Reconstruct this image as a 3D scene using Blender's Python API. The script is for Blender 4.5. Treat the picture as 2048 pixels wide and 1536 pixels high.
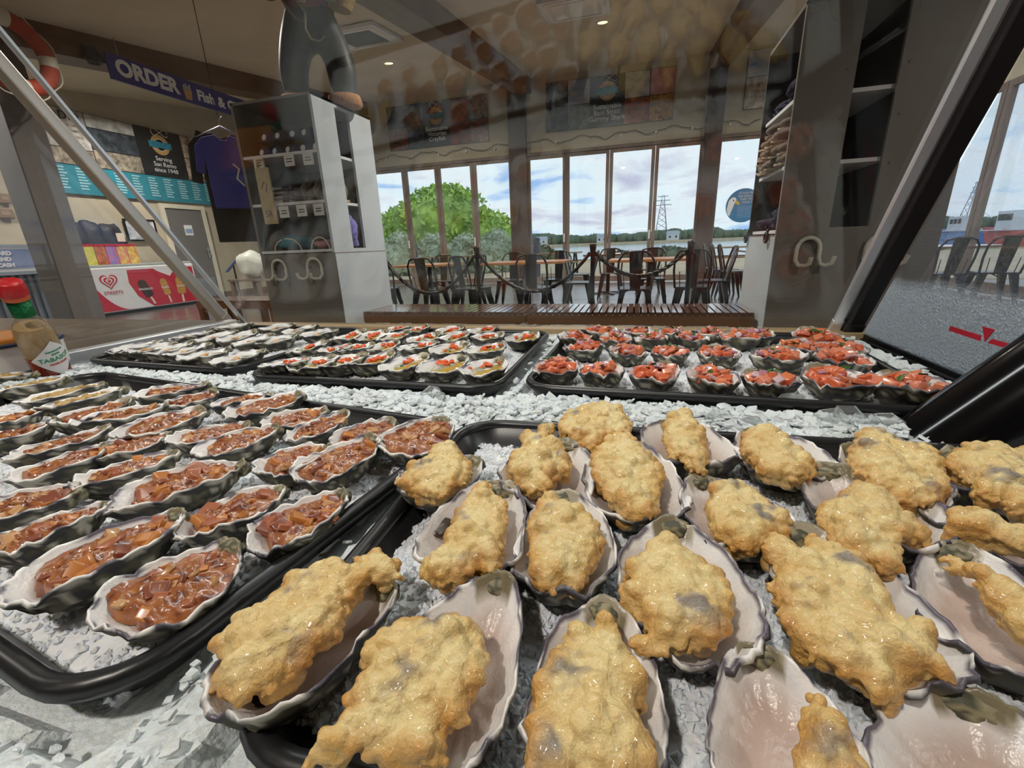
import bpy, bmesh, math, random
import numpy as np
from mathutils import Vector, Matrix, noise
from mathutils.bvhtree import BVHTree
for o in list(bpy.data.objects): bpy.data.objects.remove(o, do_unlink=True)
scene = bpy.context.scene
COL = scene.collection
PI = math.pi
rnd = random.Random(7)

# ------------------------------------------------------------------ camera
F = 870.0; CAMH = 0.97                       # focal length in pixels of the 2048 x 1536 frame, eye height
YAW = math.radians(16.2); PITCH = math.atan(277 / F); ROLL = math.atan(.0395)
fw = Vector((-math.sin(YAW) * math.cos(PITCH), math.cos(YAW) * math.cos(PITCH), -math.sin(PITCH)))
_r = Vector((math.cos(YAW), math.sin(YAW), 0)); _u = _r.cross(fw)
RV = _r * math.cos(ROLL) - _u * math.sin(ROLL); UV = _r * math.sin(ROLL) + _u * math.cos(ROLL)
EYE = Vector((0, 0, CAMH))
cd = bpy.data.cameras.new('camera'); cam = bpy.data.objects.new('camera', cd); COL.objects.link(cam)
cd.sensor_width = 36; cd.lens = 36 * F / 2048; cd.clip_start = .01; cd.clip_end = 2000
cam.matrix_world = Matrix(((RV.x, UV.x, -fw.x, 0), (RV.y, UV.y, -fw.y, 0), (RV.z, UV.z, -fw.z, CAMH), (0, 0, 0, 1)))
scene.camera = cam
scene.view_settings.view_transform = 'Standard'; scene.view_settings.look = 'None'
scene.view_settings.gamma = 1; scene.view_settings.use_curve_mapping = False
scene.view_settings.exposure = 0.0

def ray(x, y): return fw + RV * ((x - 1024) / F) - UV * ((y - 768) / F)
def onz(x, y, z): d = ray(x, y); return EYE + d * ((z - CAMH) / d.z)
def ony(x, y, Y): d = ray(x, y); return EYE + d * (Y / d.y)
def onx(x, y, X): d = ray(x, y); return EYE + d * (X / d.x)

# ------------------------------------------------------------------ sky
world = bpy.data.worlds.new('overcast_sky'); scene.world = world; world.use_nodes = True
wn = world.node_tree.nodes; wl = world.node_tree.links; wn.clear()
def N(nodes, t, **k):
    n = nodes.new(t)
    for a, b in k.items():
        if a == 'inp':
            for i, v in b.items(): n.inputs[i].default_value = v
        else: setattr(n, a, b)
    return n
tc = N(wn, 'ShaderNodeTexCoord'); sx = N(wn, 'ShaderNodeSeparateXYZ'); wl.new(tc.outputs['Generated'], sx.inputs[0])
za = N(wn, 'ShaderNodeMath', operation='ADD', inp={1: .18}); zm = N(wn, 'ShaderNodeMath', operation='MAXIMUM', inp={1: .04})
wl.new(sx.outputs['Z'], za.inputs[0]); wl.new(za.outputs[0], zm.inputs[0])
vd = N(wn, 'ShaderNodeVectorMath', operation='DIVIDE'); cb = N(wn, 'ShaderNodeCombineXYZ')
for i in range(3): wl.new(zm.outputs[0], cb.inputs[i])
wl.new(tc.outputs['Generated'], vd.inputs[0]); wl.new(cb.outputs[0], vd.inputs[1])
nz = N(wn, 'ShaderNodeTexNoise', inp={'Scale': 1.5, 'Detail': 7, 'Roughness': .55, 'Distortion': .4}); wl.new(vd.outputs[0], nz.inputs['Vector'])
rp = N(wn, 'ShaderNodeValToRGB'); e = rp.color_ramp.elements
e[0].position = .33; e[0].color = (.36, .56, .92, 1); e[1].position = .70; e[1].color = (.56, .57, .74, 1)
e2 = e.new(.43); e2.color = (.80, .92, 1.0, 1); e3 = e.new(.54); e3.color = (.86, .93, .99, 1)
wl.new(nz.outputs['Fac'], rp.inputs[0])
bg = N(wn, 'ShaderNodeBackground', inp={'Strength': 1.2}); wo = N(wn, 'ShaderNodeOutputWorld')
wl.new(rp.outputs[0], bg.inputs[0]); wl.new(bg.outputs[0], wo.inputs[0])
# ------------------------------------------------------------------ materials
def C(h, a=1):
    v = [int(h[i:i + 2], 16) / 255 for i in (0, 2, 4)]
    return tuple(x / 12.92 if x <= .04045 else ((x + .055) / 1.055) ** 2.4 for x in v) + (a,)
MATS = {}
def mat(name, col, rough=.5, metal=0, var=0, vscale=8, bump=0, bscale=40, col2=None, emit=0, sss=0, trans=0, spec=.5, coat=0, ior=1.45, stretch=None, detail=4, wave=None):
    """principled material; a noise mixes col with col2 (or a darker col), another noise bumps it"""
    if name in MATS: return MATS[name]
    m = bpy.data.materials.new(name); m.use_nodes = True; MATS[name] = m
    n = m.node_tree.nodes; l = m.node_tree.links; b = n['Principled BSDF']
    col = C(col) if isinstance(col, str) else tuple(col) + ((1,) if len(col) == 3 else ())
    b.inputs['Base Color'].default_value = col; b.inputs['Roughness'].default_value = rough
    b.inputs['Metallic'].default_value = metal; b.inputs['Specular IOR Level'].default_value = spec; b.inputs['IOR'].default_value = ior
    if sss: b.inputs['Subsurface Weight'].default_value = sss; b.inputs['Subsurface Radius'].default_value = (.01, .006, .003); b.inputs['Subsurface Scale'].default_value = .4
    if trans: b.inputs['Transmission Weight'].default_value = trans
    if coat: b.inputs['Coat Weight'].default_value = coat; b.inputs['Coat Roughness'].default_value = .08
    if emit: b.inputs['Emission Color'].default_value = col; b.inputs['Emission Strength'].default_value = emit
    if var or bump or col2:
        t = N(n, 'ShaderNodeTexCoord'); vec = t.outputs['Object']
        if stretch:
            mp = N(n, 'ShaderNodeMapping'); mp.inputs['Scale'].default_value = stretch; l.new(vec, mp.inputs[0]); vec = mp.outputs[0]
    if var or col2:
        z = N(n, 'ShaderNodeTexNoise', inp={'Scale': vscale, 'Detail': detail, 'Roughness': .6}); l.new(vec, z.inputs['Vector'])
        r = N(n, 'ShaderNodeValToRGB'); r.color_ramp.elements[0].position = .35; r.color_ramp.elements[1].position = .65
        c2 = (C(col2) if isinstance(col2, str) else col2) if col2 else tuple(c * (1 - var) for c in col[:3]) + (1,)
        r.color_ramp.elements[0].color = c2; r.color_ramp.elements[1].color = col
        l.new(z.outputs['Fac'], r.inputs[0]); l.new(r.outputs[0], b.inputs['Base Color'])
    if bump:
        z = N(n, 'ShaderNodeTexNoise', inp={'Scale': bscale, 'Detail': 5}); l.new(vec, z.inputs['Vector'])
        bp = N(n, 'ShaderNodeBump', inp={'Strength': min(1, bump), 'Distance': .02}); l.new(z.outputs['Fac'], bp.inputs['Height']); l.new(bp.outputs[0], b.inputs['Normal'])
    return m
def attr_mat(name, rough=.5, sss=0, bump=0, bscale=300, coat=0, alpha_rough=False, spec=.5):
    """principled material coloured by the mesh's own colour attribute 'Col'"""
    m = bpy.data.materials.new(name); m.use_nodes = True; MATS[name] = m
    n = m.node_tree.nodes; l = m.node_tree.links; b = n['Principled BSDF']
    a = N(n, 'ShaderNodeAttribute', attribute_name='Col'); l.new(a.outputs['Color'], b.inputs['Base Color'])
    b.inputs['Roughness'].default_value = rough; b.inputs['Specular IOR Level'].default_value = spec
    if alpha_rough: l.new(a.outputs['Alpha'], b.inputs['Roughness'])
    if sss: b.inputs['Subsurface Weight'].default_value = sss; b.inputs['Subsurface Radius'].default_value = (.008, .005, .002); b.inputs['Subsurface Scale'].default_value = .5
    if coat: b.inputs['Coat Weight'].default_value = coat; b.inputs['Coat Roughness'].default_value = .1
    if bump:
        t = N(n, 'ShaderNodeTexCoord'); z = N(n, 'ShaderNodeTexNoise', inp={'Scale': bscale, 'Detail': 5}); l.new(t.outputs['Object'], z.inputs['Vector'])
        bp = N(n, 'ShaderNodeBump', inp={'Strength': bump, 'Distance': .002}); l.new(z.outputs['Fac'], bp.inputs['Height']); l.new(bp.outputs[0], b.inputs['Normal'])
    return m
def glass_mat(name, tint=(.96, .98, .97), dirt=0.0, f0=.04):
    """thin pane: transparent with a Schlick mirror part that grows towards grazing angles, a faint film of smears"""
    m = bpy.data.materials.new(name); m.use_nodes = True; MATS[name] = m
    n = m.node_tree.nodes; l = m.node_tree.links; n.clear()
    g = N(n, 'ShaderNodeNewGeometry'); d = N(n, 'ShaderNodeVectorMath', operation='DOT_PRODUCT')
    l.new(g.outputs['Normal'], d.inputs[0]); l.new(g.outputs['Incoming'], d.inputs[1])
    ab = N(n, 'ShaderNodeMath', operation='ABSOLUTE'); l.new(d.outputs['Value'], ab.inputs[0])
    om = N(n, 'ShaderNodeMath', operation='SUBTRACT', inp={0: 1.0}); l.new(ab.outputs[0], om.inputs[1])
    pw = N(n, 'ShaderNodeMath', operation='POWER', inp={1: 5.0}); l.new(om.outputs[0], pw.inputs[0])
    ma = N(n, 'ShaderNodeMath', operation='MULTIPLY_ADD', inp={1: 1 - f0, 2: f0}); l.new(pw.outputs[0], ma.inputs[0])
    tr = N(n, 'ShaderNodeBsdfTransparent', inp={'Color': tuple(tint) + (1,)}); gl = N(n, 'ShaderNodeBsdfGlossy', inp={'Roughness': 0.0})
    mx = N(n, 'ShaderNodeMixShader'); l.new(ma.outputs[0], mx.inputs[0]); l.new(tr.outputs[0], mx.inputs[1]); l.new(gl.outputs[0], mx.inputs[2])
    out = N(n, 'ShaderNodeOutputMaterial'); last = mx
    if dirt:
        t = N(n, 'ShaderNodeTexCoord'); mp = N(n, 'ShaderNodeMapping'); mp.inputs['Scale'].default_value = (3, 1, 1); l.new(t.outputs['Object'], mp.inputs[0])
        z = N(n, 'ShaderNodeTexNoise', inp={'Scale': 3, 'Detail': 5}); l.new(mp.outputs[0], z.inputs['Vector'])
        r = N(n, 'ShaderNodeMapRange', inp={1: .45, 2: .75, 3: 0, 4: dirt}); l.new(z.outputs['Fac'], r.inputs[0])
        df = N(n, 'ShaderNodeBsdfDiffuse', inp={'Color': (.7, .7, .68, 1)}); m2 = N(n, 'ShaderNodeMixShader')
        l.new(r.outputs[0], m2.inputs[0]); l.new(mx.outputs[0], m2.inputs[1]); l.new(df.outputs[0], m2.inputs[2]); last = m2
    l.new(last.outputs[0], out.inputs[0]); return m

# ------------------------------------------------------------------ mesh helpers
class MB:
    def __init__(s): s.v = []; s.f = []; s.sm = []
    def add(s, vs, fs, smooth=False, M=None):
        o = len(s.v); s.v += [tuple(M @ Vector(p)) if M else tuple(p) for p in vs]
        s.f += [tuple(o + i for i in f) for f in fs]; s.sm += [smooth] * len(fs); return s
    def box(s, x0, x1, y0, y1, z0, z1, M=None):
        return s.add([(x, y, z) for z in (z0, z1) for y in (y0, y1) for x in (x0, x1)],
                     [(0, 2, 3, 1), (4, 5, 7, 6), (0, 1, 5, 4), (2, 6, 7, 3), (0, 4, 6, 2), (1, 3, 7, 5)], False, M)
    def hexa(s, p): # eight points: bottom four then top four, each counter-clockwise
        return s.add(p, [(3, 2, 1, 0), (4, 5, 6, 7), (0, 1, 5, 4), (1, 2, 6, 5), (2, 3, 7, 6), (3, 0, 4, 7)])
    def bar(s, a, b, w, h, up=(0, 0, 1)):
        a = Vector(a); b = Vector(b); d = (b - a).normalized(); u = Vector(up)
        if abs(d.dot(u)) > .98: u = Vector((1, 0, 0))
        r = d.cross(u).normalized(); u = r.cross(d)
        P = []
        for c in (a, b): P += [c + r * (i * w / 2) + u * (j * h / 2) for i, j in ((-1, -1), (1, -1), (1, 1), (-1, 1))]
        return s.add(P, [(0, 1, 2, 3), (7, 6, 5, 4), (0, 4, 5, 1), (1, 5, 6, 2), (2, 6, 7, 3), (3, 7, 4, 0)])
    def tube(s, pts, r, n=8, closed=False, cap=True):
        pts = [Vector(p) for p in pts]; L = len(pts); rs = r if isinstance(r, (list, tuple)) else [r] * L
        V = []; ref = None
        for i, p in enumerate(pts):
            if closed: d = (pts[(i + 1) % L] - pts[i - 1]).normalized()
            else: d = (pts[min(i + 1, L - 1)] - pts[max(i - 1, 0)]).normalized()
            if ref is None: ref = Vector((0, 0, 1)) if abs(d.z) < .9 else Vector((1, 0, 0))
            a = d.cross(ref).normalized(); b = a.cross(d).normalized(); ref = b
            V += [p + a * (math.cos(2 * PI * k / n) * rs[i]) + b * (math.sin(2 * PI * k / n) * rs[i]) for k in range(n)]
        Fs = []
        for i in range(L if closed else L - 1):
            for k in range(n):
                j = (i + 1) % L; Fs.append((i * n + k, i * n + (k + 1) % n, j * n + (k + 1) % n, j * n + k))
        s.add(V, Fs, True)
        if cap and not closed: s.add(V[:n], [tuple(range(n))[::-1]]); s.add(V[-n:], [tuple(range(n))])
        return s
    def lathe(s, prof, n=24, M=None):
        V = []; Fs = []
        for r, z in prof: V += [(r * math.cos(2 * PI * k / n), r * math.sin(2 * PI * k / n), z) for k in range(n)]
        for i in range(len(prof) - 1):
            for k in range(n): Fs.append((i * n + k, i * n + (k + 1) % n, (i + 1) * n + (k + 1) % n, (i + 1) * n + k))
        s.add(V, Fs, True, M)
        if prof[0][0] > 1e-5: s.add(V[:n], [tuple(range(n))[::-1]], False, M)
        if prof[-1][0] > 1e-5: s.add(V[-n:], [tuple(range(n))], False, M)
        return s
    def prism(s, poly, z0, z1, M=None):
        n = len(poly); V = [(x, y, z0) for x, y in poly] + [(x, y, z1) for x, y in poly]
        return s.add(V, [tuple(range(n))[::-1], tuple(range(n, 2 * n))] + [(i, (i + 1) % n, n + (i + 1) % n, n + i) for i in range(n)], False, M)
    def mesh(s, name, m=None):
        me = bpy.data.meshes.new(name); me.from_pydata(s.v, [], s.f); me.polygons.foreach_set('use_smooth', s.sm)
        if m: me.materials.append(m)
        bm = bmesh.new(); bm.from_mesh(me); bmesh.ops.recalc_face_normals(bm, faces=bm.faces); bm.to_mesh(me); bm.free()
        return me
    def build(s, name, m, parent=None, bevel=0):
        return obj(name, s.mesh(name, m), parent, bevel=bevel)
def obj(name, me, parent=None, loc=None, rot=None, scale=None, bevel=0):
    o = bpy.data.objects.new(name, me); COL.objects.link(o)
    if parent: o.parent = parent
    if loc: o.location = loc
    if rot: o.rotation_euler = rot
    if scale: o.scale = scale if isinstance(scale, (tuple, list, Vector)) else (scale,) * 3
    if bevel:
        b = o.modifiers.new('bevel', 'BEVEL'); b.width = bevel; b.segments = 2; b.limit_method = 'ANGLE'
    return o
def tag(o, label, cat, group=None, kind=None):
    o['label'] = label; o['category'] = cat
    if group: o['group'] = group
    if kind: o['kind'] = kind
    return o
def thing(name, label, cat, loc=(0, 0, 0), rot=(0, 0, 0), group=None):
    o = bpy.data.objects.new(name, None); COL.objects.link(o); o.location = loc; o.rotation_euler = rot; o.empty_display_size = .05
    return tag(o, label, cat, group)
def struct(o, label, cat): return tag(o, label, cat, kind='structure')
def copy_tree(o, loc, rz, label, group=None):
    c = o.copy(); COL.objects.link(c); c.location = loc; c.rotation_euler = (0, 0, rz); c['label'] = label
    if group: c['group'] = group
    for ch in o.children:
        k = ch.copy(); COL.objects.link(k); k.parent = c
        for g in ch.children:
            q = g.copy(); COL.objects.link(q); q.parent = k
    return c
def text(s, size, m, parent, M, name='lettering', ext=.002, align='CENTER', bold=0, spacing=1):
    cu = bpy.data.curves.new(name, 'FONT'); cu.body = s; cu.size = size; cu.extrude = ext; cu.align_x = align; cu.align_y = 'CENTER'; cu.offset = bold; cu.resolution_u = 3; cu.space_character = spacing
    t = bpy.data.objects.new(name, cu); COL.objects.link(t); dg = bpy.context.evaluated_depsgraph_get()
    me = bpy.data.meshes.new_from_object(t.evaluated_get(dg)); bpy.data.objects.remove(t); me.materials.clear(); me.materials.append(m)
    me.transform(M); me.name = name
    return obj(name, me, parent)
def frameM(o, xdir, ydir):
    """matrix that lays the xy plane on a surface: origin, text direction, up direction"""
    x = Vector(xdir).normalized(); y = Vector(ydir); y = (y - x * y.dot(x)).normalized(); z = x.cross(y)
    return Matrix(((x.x, y.x, z.x, o[0]), (x.y, y.y, z.y, o[1]), (x.z, y.z, z.z, o[2]), (0, 0, 0, 1)))
def disc(r, n=24, r0=0, z0=0, z1=.003):
    mb = MB()
    if not r0: return mb.prism([(r * math.cos(2 * PI * k / n), r * math.sin(2 * PI * k / n)) for k in range(n)], z0, z1)
    return mb.lathe([(r0, z0), (r, z0), (r, z1), (r0, z1), (r0, z0)], n)
# ------------------------------------------------------------------ room shell
def ceil_z(y): return 3.07 + .135 * y
WY = 11.4; LX = -10.2; RX = 5.0; BY = -4.0
M_wall = mat('warm_grey_plaster', 'b9b09c', .8, var=.12, vscale=2, bump=.05)
M_ceil = mat('ceiling_board', 'd2c4aa', .75, var=.1, vscale=1.5)
M_frame = mat('grey_brown_timber_frame', '7a6a61', .5, var=.25, vscale=6, stretch=(3, 3, .4))
M_post = mat('dark_stained_timber', '4b3a35', .5, var=.3, vscale=5, stretch=(3, 3, .4))
M_beam = mat('brown_beam_timber', '6b4a30', .5, var=.35, vscale=4, stretch=(3, .4, 3))
M_floor = mat('dark_polished_floor', '5e5756', .22, var=.3, vscale=3, bump=.03, bscale=12)
M_glass = glass_mat('window_glass', (.97, .98, .99))
M_black = mat('black_metal', '17171a', .35, metal=.3, var=.2, vscale=20)
M_steel = mat('brushed_steel', 'b8b8b8', .25, metal=1, var=.12, vscale=60, stretch=(1, 1, 30))
M_white = mat('white_paint', 'd9dadc', .4, var=.06, vscale=6)
M_letw = mat('white_lettering', 'e6e6ea', .5, var=.04)

struct(MB().box(LX, RX, BY, WY + .2, -.2, 0).build('floor', M_floor), 'dark polished restaurant floor reflecting the daylight', 'floor')
def slab(name, x0, x1, y0, y1, t, m, drop=0):
    return MB().hexa([(x0, y0, ceil_z(y0) - drop), (x1, y0, ceil_z(y0) - drop), (x1, y1, ceil_z(y1) - drop), (x0, y1, ceil_z(y1) - drop),
                      (x0, y0, ceil_z(y0) - drop + t), (x1, y0, ceil_z(y0) - drop + t), (x1, y1, ceil_z(y1) - drop + t), (x0, y1, ceil_z(y1) - drop + t)]).build(name, m)
struct(slab('ceiling', LX, RX, BY, WY + .2, .1, M_ceil), 'tan raked ceiling rising towards the windows', 'ceiling')
for i, (bx, w) in enumerate(((-7.1, .42), (-2.75, .38), (1.42, .38))):
    struct(slab('trim_%d' % (i + 1), bx - w / 2, bx + w / 2, BY, WY, .3, M_beam, .3),
           ('brown timber ceiling beam above the purple order sign', 'brown timber ceiling beam in the middle of the ceiling', 'brown timber ceiling beam nearest the right display cabinet')[i], 'beam')
struct(MB().box(LX - .1, LX, BY, WY + .2, 0, ceil_z(WY) + .1).build('wall_left', M_wall), 'cream wall behind the ice cream freezer and door', 'wall')
struct(MB().box(LX, RX, BY - .1, BY, 0, 3).build('wall_back', M_wall), 'plain plaster wall behind the counter', 'wall')
# window wall: plaster above the door heads and to the left
wf = MB().box(LX, 2.1 + 2.9, WY, WY + .15, 3.05, ceil_z(WY) + .05).box(LX, -7.15, WY, WY + .15, 0, 3.05)
struct(wf.build('wall_front', M_wall), 'plaster wall above the folding glass doors, hung with posters', 'wall')
struct(MB().box(RX, RX + .1, BY, WY, 2.95, ceil_z(WY) + .1).box(RX, RX + .1, BY, 2.0, 0, 2.95).build('wall_right', M_wall), 'plaster strip above the right-hand windows', 'wall')

# window wall posts
posts = [(-3.12, -2.70, 'trim_4', 'dark timber post between the two sets of folding doors'), (1.26, 1.59, 'trim_5', 'dark timber post right of the folding doors')]
for a, b, n, lab in posts:
    struct(MB().box(a, b, WY - .16, WY + .05, 0, ceil_z(WY) - .02).build(n, M_post), lab, 'post')
wcount = [0]
def window(x0, x1, z0, z1, label, side='front', fr=.075, Y=WY, handle=False):
    """one framed glass leaf; side 'front' lies in the plane y = Y, side 'right' in the plane x = RX (x0, x1 are then y)"""
    wcount[0] += 1
    root = thing('window_%d' % wcount[0], label, 'window'); root['kind'] = 'structure'
    def bx(mb, a, b, c, d, e0, e1):
        return mb.box(a, b, Y + e0, Y + e1, c, d) if side == 'front' else mb.box(RX + e0, RX + e1, a, b, c, d)
    for nm, r in (('frame_stile', (x0, x0 + fr, z0, z1)), ('frame_stile', (x1 - fr, x1, z0, z1)), ('frame_rail', (x0 + fr, x1 - fr, z1 - fr, z1)), ('frame_rail', (x0 + fr, x1 - fr, z0, z0 + fr * 1.8))):
        bx(MB(), *r, 0, .07).build(nm, M_frame, root)
    bx(MB(), x0 + fr, x1 - fr, z0 + fr * 1.8, z1 - fr, .03, .04).build('pane', M_glass, root)
    if handle: bx(MB(), x1 - fr * .75, x1 - fr * .3, 1.0, 1.2, -.03, 0).build('handle', M_white, root)
    return root
ordn = ['first', 'second', 'third', 'fourth', 'fifth', 'sixth', 'seventh', 'eighth', 'ninth', 'tenth']
ex = [-7.0, -6.05, -5.1, -4.12, -3.1]
for i in range(4): window(ex[i] + .005, ex[i + 1] - .005, .02, 3.0, 'folding glass door leaf, %s from the left in the left set, beside the green tree' % ordn[i], handle=i in (0, 2))
ex = [-2.72, -1.76, -.745, .265, 1.28]
for i in range(4): window(ex[i] + .005, ex[i + 1] - .005, .02, 3.0, 'folding glass door leaf, %s from the left in the right set, facing the water' % ordn[i], handle=i in (0, 2))
window(1.57, 3.3, .02, 3.0, 'wide fixed window carrying the round blue seagull sticker', fr=.06)
window(3.32, 4.98, .02, 3.0, 'wide fixed window in the far right corner', fr=.06)
for i, (a, b) in enumerate(((2.05, 4.3), (4.32, 6.6), (6.62, 8.9), (8.92, 11.35))):
    window(a, b, .02, 2.95, 'tall window on the right wall, %s from the far corner' % ordn[3 - i], 'right', fr=.09)
struct(MB().box(-7.05, 5, WY - .03, WY + .1, 3.0, 3.07).build('trim_6', M_frame), 'timber head rail above the folding doors', 'trim')
struct(MB().box(LX, LX + .02, BY, 4, 0, .12).box(LX, LX + .02, 7.5, WY, 0, .12).build('baseboard_left', M_frame), 'skirting board along the left wall', 'baseboard')

# pillar and framed column on the left under the beam
pc = onx(150, 620, -7.1)
struct(MB().box(-7.3, -6.9, pc.y - .15, pc.y + .2, 0, ceil_z(4.1) - .28).build('trim_7', mat('grey_steel_column', '6a6562', .55, var=.15, vscale=3), None, .01), 'grey square column between the sauce bottle and the freezer', 'column')

# ------------------------------------------------------------------ outdoors
M_sand = mat('pale_sand_path', 'c9b79a', .9, var=.2, vscale=.6, bump=.2, bscale=4)
M_grass = mat('dry_grass', '8d9464', .9, var=.35, vscale=1.2, bump=.3, bscale=8)
M_water = mat('estuary_water', '9db3b8', .18, var=.12, vscale=.05, bump=.25, bscale=.8, stretch=(.3, 1, 1))
struct(MB().box(-60, 60, WY + .2, 27, -.3, -.06).build('terrace', M_sand), 'sandy terrace outside the glass doors', 'ground')
struct(MB().box(-120, 160, 27, 33, -1.6, -.2).build('grass_bank', M_grass), 'grassy bank at the edge of the water', 'ground')
struct(MB().box(RX + .2, 60, -20, WY + .2, -.3, -.08).build('quay', mat('quay_concrete', 'a9a6a0', .8, var=.2, vscale=.8)), 'pale concrete quay outside the right windows', 'ground')
struct(MB().box(-900, 900, 30, 700, -2, -1.5).build('water', M_water), 'calm estuary water beyond the terrace', 'water')
struct(MB().box(-600, 700, 322, 460, -2, .4).build('far_shore', M_sand), 'pale sandy shore on the far side of the water', 'shore')

def leaf_cloud(blobs, n, size, seed, flat=.5):
    """leaf quads scattered on and in ellipsoid clumps (cx,cy,cz,rx,ry,rz)"""
    r = random.Random(seed); mb = MB(); tot = sum(b[3] * b[5] for b in blobs)
    for b in blobs:
        for _ in range(int(n * b[3] * b[5] / tot)):
            d = Vector((r.gauss(0, 1), r.gauss(0, 1), r.gauss(0, 1))).normalized(); k = r.uniform(.72, 1.05)
            p = Vector((b[0] + d.x * b[3] * k, b[1] + d.y * b[4] * k, b[2] + d.z * b[5] * k))
            a = Vector((r.gauss(0, 1), r.gauss(0, 1), r.gauss(0, 1))).normalized(); c = a.cross(Vector((r.gauss(0, 1), r.gauss(0, 1), r.gauss(0, 1)))).normalized()
            s = size * r.uniform(.6, 1.3)
            mb.add([p - a * s, p + c * s * flat, p + a * s, p - c * s * flat], [(0, 1, 2, 3)])
    return mb
def tree(name, label, base, h, blobs, n, size, seed, m, mtrunk, cat='tree', group=None):
    t = thing(name, label, cat, base, group=group)
    core = MB()
    for (x, y, z, rx, ry, rz) in blobs:
        core.lathe([(.02, -rz * .8)] + [(rx * .8 * math.cos(q), rz * .8 * math.sin(q)) for q in [-1.2, -.7, -.2, .3, .8, 1.2]] + [(.02, rz * .8)], 10, Matrix.Translation((x, y, z)))
    c = core.build('inner_foliage', m, t)
    l = leaf_cloud(blobs, n, size, seed).build('foliage', m, t)
    l['kind'] = 'stuff'
    if h: MB().tube([(0, 0, -.1), (.05, 0, h * .4), (-.05, .05, h)], [.18, .13, .08], 7).build('trunk', mtrunk, t)
    return t
M_leaf = mat('bright_green_leaf', 'b9d868', .6, col2='7fa848', vscale=1.2, detail=2)
M_sage = mat('grey_green_leaf', 'c3d0b6', .7, col2='8fa085', vscale=1.5, detail=2)
M_gum = mat('dark_gum_leaf', '5f7357', .8, col2='46594a', vscale=.2, detail=3)
M_bark = mat('brown_bark', '5b4a3c', .9, var=.3, vscale=9)
p = ony(895, 520, 22.5); k = 22.5
tree('round_tree', 'bright green bushy tree behind the left folding doors', (p.x, 22.5, -.1), 2.2,
     [(0, 0, 2.4, 2.6, 2.2, 1.7), (-1.9, 0, 2.0, 1.6, 1.5, 1.4), (1.9, .2, 1.6, 1.9, 1.6, 1.3), (.1, 0, 3.2, 1.6, 1.5, 1.0), (-2.9, .5, 2.1, 1.2, 1.2, 1.2), (3.0, 0, 1.0, 1.4, 1.2, 1.0)], 9000, .16, 3, M_leaf, M_bark)
for i, (x, y, s, lab) in enumerate(((800, 17.0, 1.15, 'pale grey-green coastal shrub behind the leftmost glass leaves'), (868, 18.0, 1.1, 'pale grey-green coastal shrub under the bright green tree'), (930, 17.4, 1.0, 'pale grey-green coastal shrub left of the stanchion with the rope'), (992, 18.2, 1.15, 'pale grey-green coastal shrub beside the middle dark post'))):
    q = ony(x, 520, y)
    tree('coastal_shrub', lab, (q.x, y, -.1), 0, [(0, 0, .6 * s, .9 * s, .8, .8 * s), (-.6, .1, .4, .7, .6, .6), (.7, 0, .45, .8, .6, .6), (.1, 0, 1.15 * s, .5, .5, .45)], 3200, .09, 20 + i, M_sage, M_bark, 'shrub', 'coastal shrubs outside')
for i, (x, s, lab) in enumerate(((1078, .8, 'low green shrub behind the outdoor bollard'), (1335, .55, 'low green shrub on the bank below the pylon'), (1235, .45, 'low green shrub on the bank seen past the middle chair'))):
    q = ony(x, 510, 26)
    tree('bank_shrub', lab, (q.x, 26, -.15), 0, [(0, 0, .5 * s, 1.1, .8, .9 * s), (.8, 0, .3, .8, .6, .6 * s)], 1500, .1, 40 + i, M_gum, M_bark, 'shrub', 'shrubs on the bank')
# far shore woodland: nobody could count its crowns
fb = []; r_ = random.Random(5)
for i in range(420):
    x = -330 + i * 1.75; h = 5 + 3.5 * noise.noise((x * .02, 3, 0)) + 2.0 * noise.noise((x * .11, 9, 0))
    fb.append((x, 345 + r_.uniform(-3, 6), .3 + h * .55, r_.uniform(2.2, 4), 3, max(2, h * .75)))
mb = MB()
for b in fb: mb.lathe([(.1, -b[5])] + [(b[3] * math.cos(q), b[5] * math.sin(q)) for q in (-1, -.3, .4, 1)] + [(.1, b[5])], 7, Matrix.Translation(b[:3]))
lf = leaf_cloud(fb, 14000, .9, 77); mb.add(lf.v, lf.f)
tag(mb.build('shore_woodland', M_gum), 'dark belt of trees along the far shore', 'trees', kind='stuff')
M_pyl = mat('galvanised_lattice', '8b95a5', .6, var=.1)
def pylon(label, base, h, w, yaw=0):
    t = thing('pylon', label, 'pylon', base, (0, 0, yaw), 'power pylons across the water'); s = h / 10; bw = w / 2
    legs = []
    for i, j in ((-1, -1), (1, -1), (1, 1), (-1, 1)):
        MB().bar((i * bw, j * bw, 0), (i * bw * .12, j * bw * .12, h), s * .12, s * .12).build('leg', M_pyl, t)
    for q in range(1, 8):
        z = h * q / 8; f = 1 - .88 * q / 8; f2 = 1 - .88 * (q - 1) / 8; z2 = h * (q - 1) / 8
        for sg in (-1, 1):
            for e_ in (-1, 1): MB().bar((-e_ * bw * f2, sg * bw * f2, z2), (e_ * bw * f, sg * bw * f, z), s * .06, s * .06).build('cross_brace', M_pyl, t)
    for q, ww in ((.78, 2.2), (.88, 1.8), (.97, 1.3)): MB().bar((-s * ww * .9, 0, h * q), (s * ww * .9, 0, h * q), s * .14, s * .14).build('cross_arm', M_pyl, t)
    return t
q = ony(1322, 468, 350); pylon('tall lattice power pylon above the far trees behind the right folding doors', (q.x, 352, 1), 30, 9)
q = onx(1938, 440, 150); pylon('lattice power pylon seen through the condensation-streaked end glass', (150, q.y, -1), 22, 7, .6)
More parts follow.
